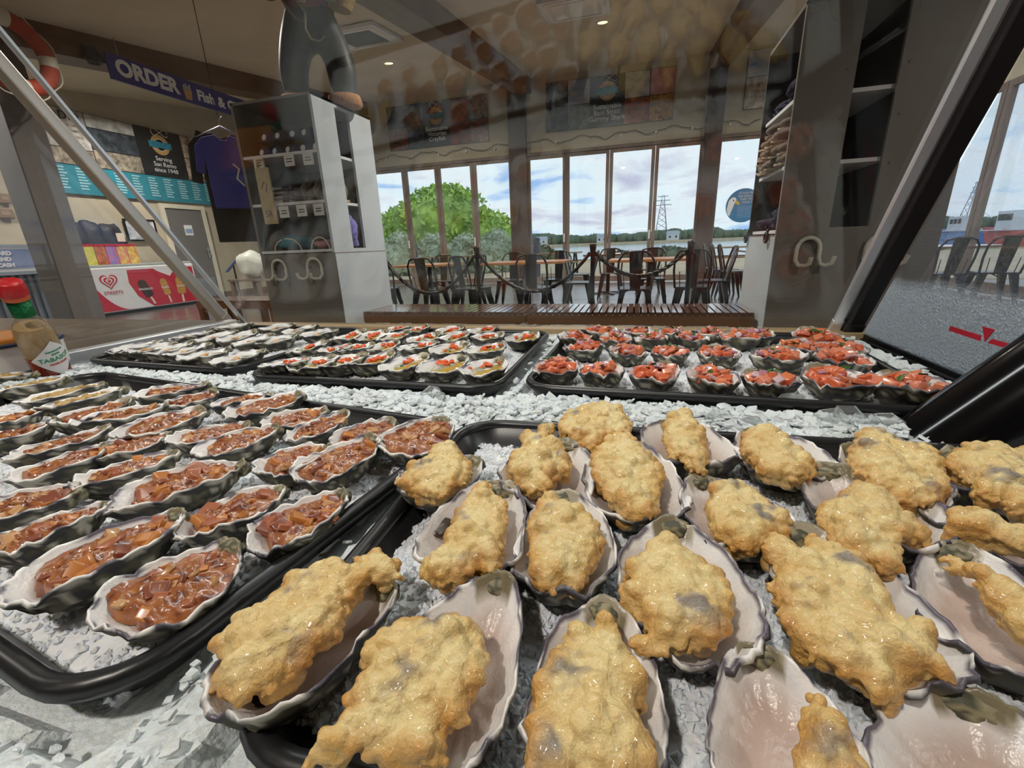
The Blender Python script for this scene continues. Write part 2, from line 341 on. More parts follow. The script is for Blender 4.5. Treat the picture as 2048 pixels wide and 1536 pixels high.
# small far houses
M_pale = mat('pale_house_wall', 'c9d0d6', .7, var=.1); M_roof = mat('grey_tin_roof', '9aa6b2', .5, var=.1)
for x, w, lab in ((1085, 8, 'small pale house among the trees behind the bollard'), (1205, 7, 'small pale house among the far trees left of the pylon'), (1345, 8, 'small pale house among the far trees right of the pylon')):
    q = ony(x, 470, 338); t = thing('shore_house', lab, 'house', (q.x, 335, .4), group='houses on the far shore')
    MB().box(-w / 2, w / 2, -3, 3, 0, 4).build('wall', M_pale, t)
    MB().hexa([(-w / 2 - .4, -3.3, 4), (w / 2 + .4, -3.3, 4), (w / 2 + .4, 3.3, 4), (-w / 2 - .4, 3.3, 4), (-w / 2, -.2, 6), (w / 2, -.2, 6), (w / 2, .2, 6), (-w / 2, .2, 6)]).build('roof', M_roof, t)
    for dx in (-.25, .25): MB().box(w * dx - .6, w * dx + .6, -3.06, -3, 1.4, 2.8).build('house_window', M_black, t)
# bollards and picnic tables on the terrace
M_nav = mat('navy_bollard_paint', '2c3550', .5, var=.1)
for x, yt, lab in ((1073, 475, 'navy bollard on the terrace right of the middle dark post'), (827, 488, 'navy bollard on the terrace in front of the shrubs')):
    q = ony(x, yt, 14.5); t = thing('bollard', lab, 'bollard', (q.x, 14.5, -.06), group='terrace bollards')
    MB().lathe([(.11, 0), (.11, q.z + .02), (.1, q.z + .05), (.04, q.z + .06)], 14).build('shaft', M_nav, t); MB().lathe([(.13, q.z - .03), (.13, q.z + .0)], 14).build('cap_ring', M_nav, t)
M_plank = mat('weathered_plank', 'a58c6e', .7, var=.3, vscale=8, stretch=(.3, 4, 4))
for x, lab in ((905, 'weathered picnic table on the terrace behind the left folding doors'), (1110, 'weathered picnic table on the terrace behind the second set of doors'), (1452, 'weathered picnic table on the terrace behind the wide window')):
    q = ony(x, 520, 15.5); t = thing('picnic_table', lab, 'table', (q.x, 15.5, -.06), group='terrace picnic tables')
    for k in range(4): MB().box(-.9, .9, -.36 + k * .19, -.19 + k * .19, .7, .74).build('top_plank', M_plank, t)
    for sy in (-.65, .65): MB().box(-.9, .9, sy - .12, sy + .12, .42, .46).build('seat_plank', M_plank, t)
    for sx in (-.7, .7):
        for a in (-1, 1): MB().bar((sx, a * .62, 0), (sx, a * .2, .7), .06, .06).build('leg', M_black, t)
        MB().bar((sx, -.7, .4), (sx, .7, .4), .05, .05).build('cross_bar', M_black, t)
# boats moored by the quay, seen through the right windows
M_blue = mat('blue_hull_paint', '3f6fae', .4, var=.1); M_red = mat('red_buoy_paint', 'c23a32', .5, var=.1)
def boat(label, x, Y, L, m):
    q = onx(x, 470, Y); t = thing('fishing_boat', label, 'boat', (Y, q.y, -1.2), (0, 0, PI / 2), 'boats moored at the quay')
    MB().hexa([(-L / 2, -.9, 0), (L / 2 - 1, -.6, 0), (L / 2 - 1, .6, 0), (-L / 2, .9, 0), (-L / 2, -1.5, 1.7), (L / 2 + .8, -.3, 2.1), (L / 2 + .8, .3, 2.1), (-L / 2, 1.5, 1.7)]).build('hull', m, t)
    MB().box(-L / 2, L / 2 - .5, -1.3, 1.3, 1.75, 1.85).build('deck', M_white, t)
    c = MB().box(-L * .1, L * .22, -.9, .9, 1.85, 3.6).build('cabin', M_white, t)
    for k in range(3): MB().box(-L * .07 + k * L * .09, -L * .07 + k * L * .09 + .6, -.93, .93, 2.7, 3.3).build('cabin_window', M_black, c)
    MB().tube([(-.3, 0, 1.8), (-.3, 0, 6.0)], .05, 6).build('mast', M_white, t); MB().bar((-.3, 0, 5.2), (-L / 2, 0, 3.2), .05, .05).build('boom', M_white, t)
boat('white cabined boat with blue hull seen through the end glass', 1925, 42, 9, M_blue)
boat('white boat with red hull seen above the dark glossy tube', 2030, 36, 7, M_red)
jt = thing('jetty', 'long pale jetty with a railing beyond the boats', 'jetty', (46, 40, -1.2), (0, 0, -.5))
MB().box(-1.5, 1.5, -40, 60, 1.4, 1.8).build('jetty_deck', mat('jetty_timber', '9b9388', .8, var=.2), jt)
for k in range(14): MB().bar((-1.4, -38 + k * 7, 1.7), (-1.4, -38 + k * 7, 3.4), .15, .15).build('railing_post', M_pale, jt)
MB().bar((-1.4, -38, 3.3), (-1.4, 56, 3.3), .15, .15).build('hand_rail', M_pale, jt)

# ------------------------------------------------------------------ ceiling lamps and grilles
M_lamp = mat('warm_lamp_disc', (1.0, .8, .5), emit=9); M_trimw = mat('white_lamp_ring', 'e8e4da', .4, var=.03)
def downlight(x, y, power, label, r=.075):
    t = thing('downlight', label, 'lamp', (x, y, ceil_z(y) - .004), (math.atan(.135), 0, 0), 'recessed ceiling downlights')
    MB().lathe([(r, -.012), (r + .025, -.012), (r + .03, 0), (r, 0), (r, -.012)], 20).build('trim_ring', M_trimw, t)
    MB().lathe([(.001, -.008), (r, -.008), (r, -.002), (.001, -.002)], 20).build('lamp_disc', M_lamp, t)
    ld = bpy.data.lights.new('downlight_beam', 'AREA'); ld.shape = 'DISK'; ld.size = .14; ld.energy = power; ld.color = (1, .92, .82); ld.spread = math.radians(150)
    lo = bpy.data.objects.new('light_source', ld); COL.objects.link(lo); lo.parent = t; lo.location = (0, 0, -.03)
DL = 95
lamps = [(-4.5, 8.34, 'downlight in the ceiling right of the figure on the cabinet'), (-.69, 8.09, 'downlight in the ceiling above the gummy shark poster'),
         (3.2, 8.1, 'downlight in the far right of the ceiling'), (-8.7, 6.8, 'downlight in front of the menu board'), (-8.6, 3.2, 'downlight by the lifebuoy'), (-4.5, 4.2, 'downlight above the left bench'), (-.7, 4.2, 'downlight above the right bench'),
         (3.2, 4.2, 'downlight above the right cabinet'), (-4.5, .3, 'downlight left of the counter'), (-.7, -.9, 'downlight above the counter'), (3.2, .3, 'downlight right of the counter'), (-2.6, -2.4, 'downlight behind the counter on the left'), (1.4, -2.4, 'downlight behind the counter on the right')]
for x, y, lab in lamps: downlight(x, y, DL if y > 3 else DL * .5 if abs(x) > 3 else 28, lab)
def grille(px, py, w, d, rz, label, dark):
    d_ = ray(px, py); t_ = (3.07 - CAMH) / (d_.z - .135 * d_.y); P = EYE + d_ * t_
    t = thing('air_conditioner_grille', label, 'air conditioner', (P.x, P.y, P.z - .01), (math.atan(.135), 0, 0), 'ceiling air conditioners')
    MB().box(-w / 2, w / 2, -d / 2, d / 2, -.05, 0).build('panel', M_white, t, .01)
    MB().box(-w * .32, w * .32, -d * .32, d * .32, -.056, -.05).build('intake', M_black if dark else M_trimw, t)
    for k in range(4):
        a = k * PI / 2; MB().box(-w * .4, w * .4, d * .38, d * .43, -.058, -.048, Matrix.Rotation(a, 4, 'Z')).build('louvre', M_trimw, t)
grille(722, 68, .9, .9, 0, 'square ceiling air conditioner beside the figure on the cabinet', True)
wz = thing('festoon_wire', 'thin dark festoon wire draped along the wall above the doors', 'wire', (0, WY - .05, 3.2)); MB().tube([(-6.8 + k * .11, 0, .12 * abs(math.sin(k * .35)) + .02 * math.sin(k * 1.7)) for k in range(84)], .008, 5).build('wire', M_black, wz)
for k in range(12): MB().lathe([(.012, .03), (.025, 0), (.001, -.03)], 8, Matrix.Translation((-6.5 + k * .75, 0, .04))).build('bulb', M_trimw, wz)
grille(1150, 8, .9, .9, 0, 'white square ceiling air conditioner at the top of the view', False)
# ------------------------------------------------------------------ posters and signs
M_dark = mat('charcoal_print', '25282c', .35, var=.2, vscale=3); M_teal = mat('teal_print', '2f8296', .45, var=.12, vscale=3)
M_gold = mat('sand_gold_print', 'c9a26a', .45, var=.15, vscale=6); M_cyan = mat('bright_cyan_print', '3aa6cf', .45, var=.08)
M_cream = mat('cream_print', 'd8d2c0', .5, var=.1, vscale=5)
def photo(name, c1, c2, sc=3, st=None): return mat('photo_print_' + name, c1, .35, col2=c2, vscale=sc * 1.8, detail=8, stretch=st)
PH = dict(sea=photo('sea', '6a7684', '2f3a48'), boat=photo('boat', '83898c', '23282c', 4), gear=photo('gear', '96583c', '2c3038', 5), night=photo('night', '4d5660', '20252c', 4), cray=photo('cray', '8f463c', '3c2826', 4), fillet=photo('fillet', 'c98a80', 'a25a52', 3), fry=photo('fry', 'd19a45', '3d332b', 6), sky=photo('sky', '7f95bd', 'b9b4a4', 2, (1, 1, 3)), chili=photo('chili', 'b5523c', '4c3a2c', 7), hist=photo('hist', 'b0a595', '55504a', 5), sepia=photo('sepia', 'd0c4b2', '6b4a36', 4), grey=photo('grey', 'c5c4c2', '8a8986', 3))
def poster(label, O, xd, w, h, tiles, words, wsize, group='wall posters'):
    """panel whose lower left corner is O; tiles = (u0,u1,v0,v1,photo), the dark middle panel carries the logo and words"""
    nrm = Vector(xd).cross(Vector((0, 0, 1))); M = frameM(O, xd, (0, 0, 1)); t = thing('poster', label, 'poster', O, group=group); Mi = M.copy(); Mi.translation = (0, 0, 0)
    MB().box(0, w, 0, h, -.02, 0, Mi).build('backing_board', M_dark, t)
    for u0, u1, v0, v1, k in tiles: MB().box(u0 * w + .008, u1 * w - .008, v0 * h + .008, v1 * h - .008, 0, .004, Mi).build('photo_tile', PH[k], t)
    return t, Mi
def coop_logo(t, Mi, cx, cy, r):
    T = Mi @ Matrix.Translation((cx, cy, 0))
    a = disc(r, 28, 0, .001, .004); b = MB(); b.add(a.v, a.f, False, T); b.build('logo_disc', M_gold, t)
    a = disc(r * .62, 28, r * .55, .004, .006); b = MB(); b.add(a.v, a.f, False, T); b.build('logo_ring', M_cream, t)
    MB().box(-r * 1.25, r * 1.25, -r * .32, r * .32, .004, .008, T).build('logo_band', M_teal, t)
    text('CO-OP', r * .72, M_cyan, t, T @ Matrix.Translation((0, 0, .01)), ext=.001, bold=.004 * r)
    pts = [(r * (.2 + .9 * math.cos(q)), r * (1.25 + .35 * math.sin(2 * q)), .006) for q in [k * .35 for k in range(18)]]
    b = MB(); b.tube([T @ Vector(p) for p in pts], r * .04, 5); b.build('rope_print', M_cream, t)
pl = ony(778, 305, WY); 
t, Mi = poster('dark photo poster reading Sustainable Victorian Crayfish above the left doors', (-6.35, WY - .03, 3.42), (1, 0, 0), 2.7, 1.0,
    [(0, .2, .5, 1, 'night'), (.2, .37, .5, 1, 'sea'), (0, .2, 0, .5, 'gear'), (.2, .37, 0, .5, 'night'), (.63, .82, .5, 1, 'cray'), (.82, 1, .5, 1, 'boat'), (.63, .82, 0, .5, 'cray'), (.82, 1, 0, .5, 'gear')], None, 0)
coop_logo(t, Mi, 1.35, .68, .19)
for i, s in enumerate(('Sustainable', 'Victorian', 'Crayfish')): text(s, .135, M_letw, t, Mi @ Matrix.Translation((1.35, .4 - i * .115, .006)), ext=.001)
t, Mi = poster('dark photo poster reading Sustainable Bass Strait Gummy Shark above the right doors', (-2.22, WY - .03, 3.46), (1, 0, 0), 2.8, 1.0,
    [(0, .18, .5, 1, 'boat'), (.18, .36, .5, 1, 'sky'), (0, .18, 0, .5, 'night'), (.18, .36, 0, .5, 'boat'), (.63, .82, .5, 1, 'grey'), (.82, 1, .5, 1, 'fillet'), (.63, .82, 0, .5, 'chili'), (.82, 1, 0, .5, 'fry')], None, 0)
coop_logo(t, Mi, 1.39, .7, .19)
for i, s in enumerate(('Sustainable', 'Bass Strait', 'Gummy Shark')): text(s, .14, M_letw, t, Mi @ Matrix.Translation((1.39, .4 - i * .12, .006)), ext=.001)
t, Mi = poster('photo poster of a sandy bay above the wide window, half hidden by the right cabinet', (1.97, WY - .03, 3.49), (1, 0, 0), 2.6, 1.05, [(0, .35, .55, 1, 'sky'), (0, .35, 0, .55, 'sepia'), (.35, 1, 0, 1, 'boat')], None, 0)
# left wall: row of pictures, menu board, door
LW = LX + .03
def lw(x, y): return onx(x, y, LW)
a = lw(58, 212); b = lw(455, 283); y0 = a.y; w = b.y - a.y; z1 = (a.z + lw(395, 270).z) / 2; z0 = lw(90, 322).z
t, Mi = poster('row of black-and-white harbour pictures with a dark panel reading Serving San Remo', (LW, y0, z0), (0, 1, 0), w, z1 - z0,
    [(0, .2, .3, 1, 'grey'), (0, .2, 0, .3, 'hist'), (.2, .42, .75, 1, 'grey'), (.2, .42, .35, .75, 'night'), (.2, .42, 0, .35, 'hist'), (.67, 1, .5, 1, 'sepia'), (.67, 1, 0, .5, 'sepia')], None, 0)
# (text on a wall facing +x runs along +y)
hh = z1 - z0
coop_logo(t, Mi, w * .545, hh * .68, hh * .21)
for i, s in enumerate(('Serving', 'San Remo', 'since 1948')): text(s, hh * .13, M_letw, t, Mi @ Matrix.Translation((w * .545, hh * (.38 - i * .12), .006)), ext=.001)
text('DER', hh * .2, M_dark, t, Mi @ Matrix.Translation((w * .14, hh * .87, .006)), ext=.001)
for i in range(3): MB().box(w * .12, w * .175, hh * (.7 - i * .1), hh * (.74 - i * .1), .004, .006, Mi).build('print_line', PH['hist'], t)
za = z0 - .01; zb = (lw(105, 385).z + lw(430, 410).z) / 2
t = thing('menu_board', 'long teal menu board with columns of white print under the harbour pictures', 'menu board', (LW, y0, zb))
Mi = frameM((0, 0, 0), (0, 1, 0), (0, 0, 1)); wl2 = lw(432, 400).y - y0
MB().box(0, wl2, 0, za - zb, 0, .02, Mi).build('board', M_teal, t)
for c in range(10):
    mb = MB()
    for r in range(8): mb.box(wl2 * (c + .2) / 10, wl2 * (c + .2) / 10 + wl2 * .06 * rnd.uniform(.6, 1), (za - zb) * (.88 - r * .1), (za - zb) * (.88 - r * .1) + .022, .02, .023, Mi)
    o = mb.build('print_column', mat('pale_menu_print', '9cc6cf', .6, var=.1), t); o['kind'] = 'stuff'
# door
a = lw(323, 415); b = lw(399, 421); y0d, y1d = lw(323, 415).y + .02, lw(399, 421).y
t = thing('door_1', 'grey service door with a small white notice on the left wall', 'door', (LW, y0d, 0)); t['kind'] = 'structure'
M_door = mat('grey_door_paint', '6f6d6c', .5, var=.08); dw = y1d - y0d; dh = 2.05
MB().box(0, dw, 0, dh, 0, .04, Mi).build('door_panel', M_door, t, .004)
for u0, u1, v0, v1 in ((-.09, 0, 0, dh + .09), (dw, dw + .09, 0, dh + .09), (0, dw, dh, dh + .09)): MB().box(u0, u1, v0, v1, 0, .06, Mi).build('door_frame', M_cream, t)
MB().box(dw * .4, dw * .62, dh * .72, dh * .83, .04, .046, Mi).build('notice', M_letw, t)
MB().box(dw * .42, dw * .6, dh * .745, dh * .79, .046, .049, Mi).build('notice_print', mat('pale_blue_print', '8fa6cf', .6, var=.1), t)
MB().box(dw * .9, dw * .96, .95, 1.2, .04, .055, Mi).tube([Mi @ Vector((dw * .93, 1.1, .05)), Mi @ Vector((dw * .93, 1.1, .1)), Mi @ Vector((dw * .8, 1.1, .1))], .012, 6).build('handle', M_steel, t)
MB().box(.05, dw - .05, .05, .5, .04, .046, Mi).build('kick_plate', M_steel, t)
# framed picture
a = lw(243, 437); b = lw(318, 482); t = thing('framed_picture', 'black-framed pale picture hung beside the grey door', 'picture', (LW, a.y, b.z)); pw, ph = b.y - a.y, a.z - b.z
MB().box(.02, pw - .02, .02, ph - .02, 0, .015, Mi).build('print', photo('swirl', 'd5d8de', '9298a5', 6), t)
for r in ((0, pw, 0, .03), (0, pw, ph - .03, ph), (0, .03, .03, ph - .03), (pw - .03, pw, .03, ph - .03)): MB().box(*r, 0, .03, Mi).build('frame_side', M_black, t)
# hanging order sign, parallel to the left wall
SX = -6.8; a = onx(207, 106, SX); b = onx(213, 162, SX); c = onx(500, 205, SX); d = onx(500, 238, SX)
sy0, sy1, sz0, sz1 = a.y, c.y + 1.0, (b.z + d.z) / 2, (a.z + c.z) / 2
t = thing('order_sign', 'purple hanging sign reading ORDER Fish & Chips under the ceiling beam', 'sign', (SX, sy0, sz0)); sl, sh = sy1 - sy0, sz1 - sz0
M_purp = mat('deep_purple_print', '352f86', .45, var=.12, vscale=2)
MB().box(0, sl, 0, sh, 0, .03, Mi).build('sign_board', M_purp, t)
o0 = onx(232, 150, SX).y - sy0
text('ORDER', sh * .86, M_letw, t, Mi @ Matrix.Translation((o0, sh * .52, .033)), align='LEFT', bold=.012, ext=.001)
f0 = onx(392, 195, SX).y - sy0
text('Fish & Chips', sh * .66, M_letw, t, Mi @ Matrix.Translation((f0, sh * .46, .033)), align='LEFT', bold=.008, ext=.001)
i0 = onx(372, 183, SX).y - sy0; T = Mi @ Matrix.Translation((i0, sh * .45, .03))
MB().prism([(-.05, -.1), (.05, -.1), (.07, .03), (-.07, .03)], 0, .004, T).build('chip_cup_print', M_gold, t)
for k in range(4): MB().box(-.06 + k * .033, -.04 + k * .033, .02, .09 + .02 * (k % 2), 0, .004, T).build('chip_print', M_cream, t)
for u in (.05, .95): MB().tube([Mi @ Vector((sl * u, sh, .015)), Mi @ Vector((sl * u, sh + .45, .015))], .006, 5).build('hanging_wire', M_steel, t)
# lamp can by the sign
q = onx(185, 112, SX); t = thing('pendant_can', 'dark round can lamp beside the order sign', 'lamp', (SX, q.y, q.z))
MB().lathe([(.02, .12), (.07, .1), (.09, 0), (.08, -.08), (.07, -.08), (.06, -.02), (.01, -.02)], 18).build('shade', M_black, t); MB().tube([(0, 0, .1), (0, 0, ceil_z(q.y) - .3 - q.z)], .008, 5).build('cord', M_black, t)
# lifebuoy on the column
q = onx(22, 104, -6.3); t = thing('lifebuoy', 'faded orange lifebuoy ring hanging beside the grey column', 'lifebuoy', q, (0, PI / 2, 0)); R0, r0 = .31, .075
M_buoy = mat('faded_orange_canvas', 'b5503c', .7, var=.2, vscale=5)
for k in range(4):
    pts = [(R0 * math.cos(q2), R0 * math.sin(q2), 0) for q2 in [k * PI / 2 + .16 + j * (PI / 2 - .32) / 8 for j in range(9)]]
    MB().tube(pts, r0, 12).build('ring_segment', M_buoy, t)
    pts = [(R0 * math.cos(q2), R0 * math.sin(q2), 0) for q2 in [k * PI / 2 - .16 + j * .32 / 4 for j in range(5)]]
    MB().tube(pts, r0 * 1.04, 12).build('white_band', M_cream, t)
MB().tube([((R0 + r0 * 1.1 + .03 * math.sin(4 * q2) ** 2) * math.cos(q2), (R0 + r0 * 1.1 + .03 * math.sin(4 * q2) ** 2) * math.sin(q2), 0) for q2 in [k * PI / 24 for k in range(48)]], .008, 5, True).build('grab_rope', M_cream, t)
MB().tube([(-R0 - r0, 0, 0), (-(ceil_z(q.y) - q.z), 0, 0)], .008, 5).build('hanging_rope', M_cream, t)
# round seagull sticker inside the wide window
c = ony(1486, 411, WY - .01); r = abs(ony(1486, 377, WY).z - ony(1486, 445, WY).z) / 2
t = thing('window_sticker', 'round blue sticker with a seagull head on the wide window', 'sticker', (c.x, WY - .012, c.z)); Mf = frameM((0, 0, 0), (1, 0, 0), (0, 0, 1))
a = disc(r, 36, 0, 0, .004); m_ = MB(); m_.add(a.v, a.f, False, Mf); m_.build('sticker_disc', mat('sticker_blue', '3f7fb0', .5, var=.1), t)
MB().prism([(-.93 * r, -.2 * r), (-.85 * r, -.5 * r), (-.75 * r, -.6 * r), (-.58 * r, -.1 * r), (-.5 * r, .15 * r), (-.4 * r, .35 * r), (-.5 * r, .5 * r), (-.68 * r, .5 * r), (-.85 * r, .3 * r)], .004, .006, Mf).build('gull_head', M_letw, t)
MB().prism([(-.52 * r, .16 * r), (-.22 * r, .02 * r), (-.2 * r, .12 * r), (-.3 * r, .28 * r), (-.46 * r, .3 * r)], .004, .007, Mf).build('gull_beak', mat('beak_yellow', 'c9b25a', .6, var=.05), t)
a = disc(.04 * r, 12, 0, .006, .008); m_ = MB(); m_.add(a.v, a.f, False, Mf @ Matrix.Translation((-.58 * r, .32 * r, 0))); m_.build('gull_eye', M_black, t)
for i, s in enumerate(('IF YOU FEED', 'THE SEAGULLS', 'THEY WILL', 'YOUR F')): text(s, r * .17, M_cream, t, Mf @ Matrix.Translation((r * .2, r * (.72 - i * .18), .006)), ext=.0005)
for i in range(7): MB().box(-.3 * r, .6 * r, -r * (.1 + i * .1), -r * (.1 + i * .1) + .012 * r / .4, .004, .006, Mf).build('small_print_line', mat('sticker_print', '7ba6cc', .6, var=.05), t)

# ------------------------------------------------------------------ ice cream freezer and what stands on and by it
FX = LX + .85; a = onx(172, 560, FX); b = onx(392, 590, FX); fy0, fy1 = a.y, b.y + .1; fl = fy1 - fy0; fh = .86
t = thing('ice_cream_freezer', 'white chest freezer with red ice cream graphics on its front', 'freezer', (FX, fy0, 0))
MB().box(0, fl, .06, fh, -.7, 0, Mi).build('body', M_white, t, .02)
MB().box(.02, fl - .02, fh, fh + .05, -.68, -.02, Mi).build('sliding_lid', mat('freezer_lid_glass', 'a9b2ad', .1, var=.15), t, .01)
MB().box(0, fl, 0, .06, -.65, -.05, Mi).build('plinth', M_black, t)
M_fred = mat('ice_cream_red', 'b81f38', .45, var=.08)
def parc(cx, cy, rx, ry, a0, a1, n=20): return [(cx + rx * math.cos(a0 + (a1 - a0) * k / n), cy + ry * math.sin(a0 + (a1 - a0) * k / n)) for k in range(n + 1)]
MB().prism([(.01, .08)] + [(.01 + fl * .3 * k / 12, .08 + (fh - .25) * (1 - k / 12) ** 2.2) for k in range(12, -1, -1)], 0, .003, Mi).build('red_corner_print', M_fred, t)
poly = [(fl * .5, .08), (fl * .98, .08), (fl * .98, fh - .06), (fl * .82, fh - .06)] + [(fl * (.82 - .1 * math.sin(k / 8 * PI)), fh - .06 - .3 * math.sin(k / 8 * PI / 2)) for k in range(1, 4)] + [(fl * .62, fh - .12), (fl * .58, fh - .06), (fl * .34, fh - .06), (fl * .33, fh - .3), (fl * .38, .3)]
MB().prism(poly, 0, .003, Mi).build('red_field_print', M_fred, t)
def heart(s): return [(s * .062 * 16 * math.sin(q) ** 3, s * .062 * (13 * math.cos(q) - 5 * math.cos(2 * q) - 2 * math.cos(3 * q) - math.cos(4 * q))) for q in [-k * 2 * PI / 32 for k in range(32)]]
T = Mi @ Matrix.Translation((fl * .17, fh - .24, 0))
for i, (s, m_) in enumerate(((.15, M_fred), (.12, M_white), (.09, M_fred), (.055, M_white), (.03, M_fred))): MB().prism(heart(s), .001 + i * .002, .003 + i * .002, T).build('heart_logo_ring', m_, t)
text('STREETS', .085, M_fred, t, Mi @ Matrix.Translation((fl * .18, fh - .45, .004)), ext=.001)
M_choc = mat('chocolate_print', '3b2320', .5, var=.2, vscale=9); M_nut = mat('caramel_print', 'c9974f', .5, var=.35, vscale=18)
def lolly(u, m_, tilt, hgt, wid):
    T = Mi @ Matrix.Translation((fl * u, .42, .003)) @ Matrix.Rotation(tilt, 4, 'Z')
    MB().prism(parc(0, hgt * .25, wid, wid, 0, PI) + parc(0, -hgt * .3, wid, wid * .4, PI, 2 * PI, 8), 0, .004, T).build('ice_cream_print', m_, t)
    MB().box(-wid * .22, wid * .22, -hgt * .75, -hgt * .4, 0, .003, T).build('stick_print', M_cream, t)
lolly(.46, M_choc, .35, .42, .085); lolly(.65, M_nut, .15, .42, .07); lolly(.81, M_nut, -.05, .44, .09)
for u, s in ((.46, 'MAGNUM'), (.65, 'Paddle'), (.81, 'Golden')): text(s, .06, M_letw, t, Mi @ Matrix.Translation((fl * u, .42, .01)), ext=.001)
# carton strip and bags on the freezer
boxcols = (('d8c24c', 'c2452f'), ('d6cb58', 'b8b046'), ('7c4a30', 'd0662c'), ('5e7fc4', 'c85a8a'), ('d8c24c', 'c75a68'), ('ddd070', 'c9742f'))
a = onx(150, 530, FX - .25); b = onx(283, 530, FX - .25); n = 6; bw = (b.y - a.y) / n
for k in range(n):
    o = thing('ice_cream_carton', '%s ice cream carton, %s from the left on the freezer' % (('yellow', 'lime yellow', 'brown and orange', 'blue and pink', 'yellow and pink', 'pale yellow')[k], ordn[k]), 'carton', (FX - .25, a.y + k * bw, fh + .05), group='cartons on the freezer')
    MB().box(.004, bw - .004, 0, .36, -.2, 0, Mi).build('box', photo('carton%d' % k, boxcols[k][0], boxcols[k][1], 9), o, .004)
    MB().box(.004, bw - .004, .33, .37, -.201, .003, Mi).build('header_strip', M_fred, o)
M_bag = mat('black_bin_fabric', '221f2a', .6, var=.4, vscale=5, bump=.4, bscale=9)
def lump(w, d, h, seed, sub=3, amp=.25):
    bm = bmesh.new(); bmesh.ops.create_icosphere(bm, subdivisions=sub, radius=1)
    for v in bm.verts:
        c = v.co; k = 1 + amp * noise.noise(c * 1.7 + Vector((seed * 7.3, seed, 2))) + amp * .4 * noise.noise(c * 4 + Vector((seed, 5, seed * 3)))
        v.co = Vector((c.x * w / 2 * k, c.y * d / 2 * k, (c.z * k * .5 + .5) * h)); v.co.z = max(0, v.co.z)
    me = bpy.data.meshes.new('lump'); bm.to_mesh(me); bm.free()
    for p_ in me.polygons: p_.use_smooth = True
    return me
for k, (x, lab) in enumerate(((160, 'dark folded jumper pile on the left behind the ice cream cartons'), (195, 'dark folded jumper pile in the middle behind the ice cream cartons'), (230, 'dark folded jumper pile with a pale motif behind the ice cream cartons'))):
    q = onx(x, 500, FX - .6); me = lump(.28, .5, .8, k + 2); me.materials.append(M_bag); t = thing('jumper_pile', lab, 'clothing', (FX - .64, q.y, fh + .05), group='dark clothing behind the cartons')
    obj('folded_jumpers', me, t)
    if k == 2:
        MB().box(.15, .165, .02, .16, .42, .58).build('motif_print', M_cream, t)
# counter with payment sign at the far left
q = onx(45, 590, -9.0); t = thing('service_counter', 'grey corrugated service counter at the far left', 'counter', (-9.0, q.y - 1.6, 0))
cz = onx(45, 545, -9.0).z; cl = onx(128, 600, -9.0).y - (q.y - 1.6)
MB().box(0, cl, 0, cz, -.6, -.03, Mi).build('counter_body', mat('blue_grey_laminate', '5f6670', .5, var=.1), t)
for k in range(22): MB().tube([Mi @ Vector((cl * (k + .5) / 22, 0, -.02)), Mi @ Vector((cl * (k + .5) / 22, cz - .03, -.02))], cl / 60, 6).build('corrugation_rib', mat('blue_grey_rib', '656c76', .45, var=.12), t)
MB().box(-.02, cl + .03, cz - .03, cz + .02, -.65, .05, Mi).build('counter_top', M_steel, t)
t = thing('payment_sign', 'white sign reading CARD AND CASH standing on the far left counter', 'sign', (-8.95, q.y - 1.6, cz + .02)); sw = cl * .97; shh = onx(45, 492, -8.95).z - cz
MB().box(0, sw, 0, shh, -.02, 0, Mi).build('board', M_white, t); MB().box(0, sw, shh - .03, shh, -.03, .01, Mi).build('top_edge', M_steel, t)
MB().box(sw * .55, sw * .93, shh * .12, shh * .82, 0, .003, Mi).build('print_panel', mat('sign_blue_print', '8391b8', .5, var=.15, vscale=6), t)
for i, s in enumerate(('CARD', 'AND', 'CASH')): text(s, shh * .2, M_letw, t, Mi @ Matrix.Translation((sw * .75, shh * (.68 - i * .22), .005)), ext=.001, bold=.004)
# small framed brown plaques on the wall over the counter
for k, (y1, y2) in enumerate(((385, 408), (415, 438))):
    a = lw(-14, y1); b = lw(26 + k * 4, y2); t = thing('wall_plaque', ('upper' , 'lower')[k] + ' brown rounded plaque on the wall at the far left', 'plaque', (LW, a.y, b.z), group='brown wall plaques')
    MB().box(0, b.y - a.y, 0, a.z - b.z, 0, .04, Mi).build('board', mat('plaque_brown', '8a7460', .6, var=.15), t, .03); MB().box(.06, b.y - a.y - .06, .05, a.z - b.z - .05, .04, .045, Mi).build('face', mat('plaque_tan', '97836d', .6, var=.15), t)
# blue leaflet stand and white box on a side table near the door
q = onx(470, 545, -7.6); t = thing('sign_stand', 'slim stand holding a tilted blue and white notice by the door', 'sign', (-7.6, q.y, 0), (0, 0, .6))
MB().lathe([(.18, 0), (.18, .02), (.02, .03), (.015, .8), (.001, .8)], 16).build('pole', M_black, t)
T = Matrix.Translation((0, 0, .82)) @ Matrix.Rotation(-.8, 4, 'Y'); MB().box(-.2, .2, -.14, .14, 0, .012, T).build('notice_board', mat('notice_blue', '7f98cf', .5, var=.1), t); 
for k in range(4): MB().box(-.15 + k * .09, -.1 + k * .09, -.11, .11, .012, .014, T).build('print_line', M_letw, t)
q = onx(512, 560, -7.0); t = thing('side_table', 'small brown side table against the daylight left of the cabinet', 'table', (-7.0, q.y, 0))
MB().box(-.35, .35, -.3, .3, .52, .56).build('table_top', M_frame, t)
for i in (-1, 1):
    for j in (-1, 1): MB().box(i * .3 - .03, i * .3 + .03, j * .25 - .03, j * .25 + .03, 0, .52).build('leg', M_frame, t)
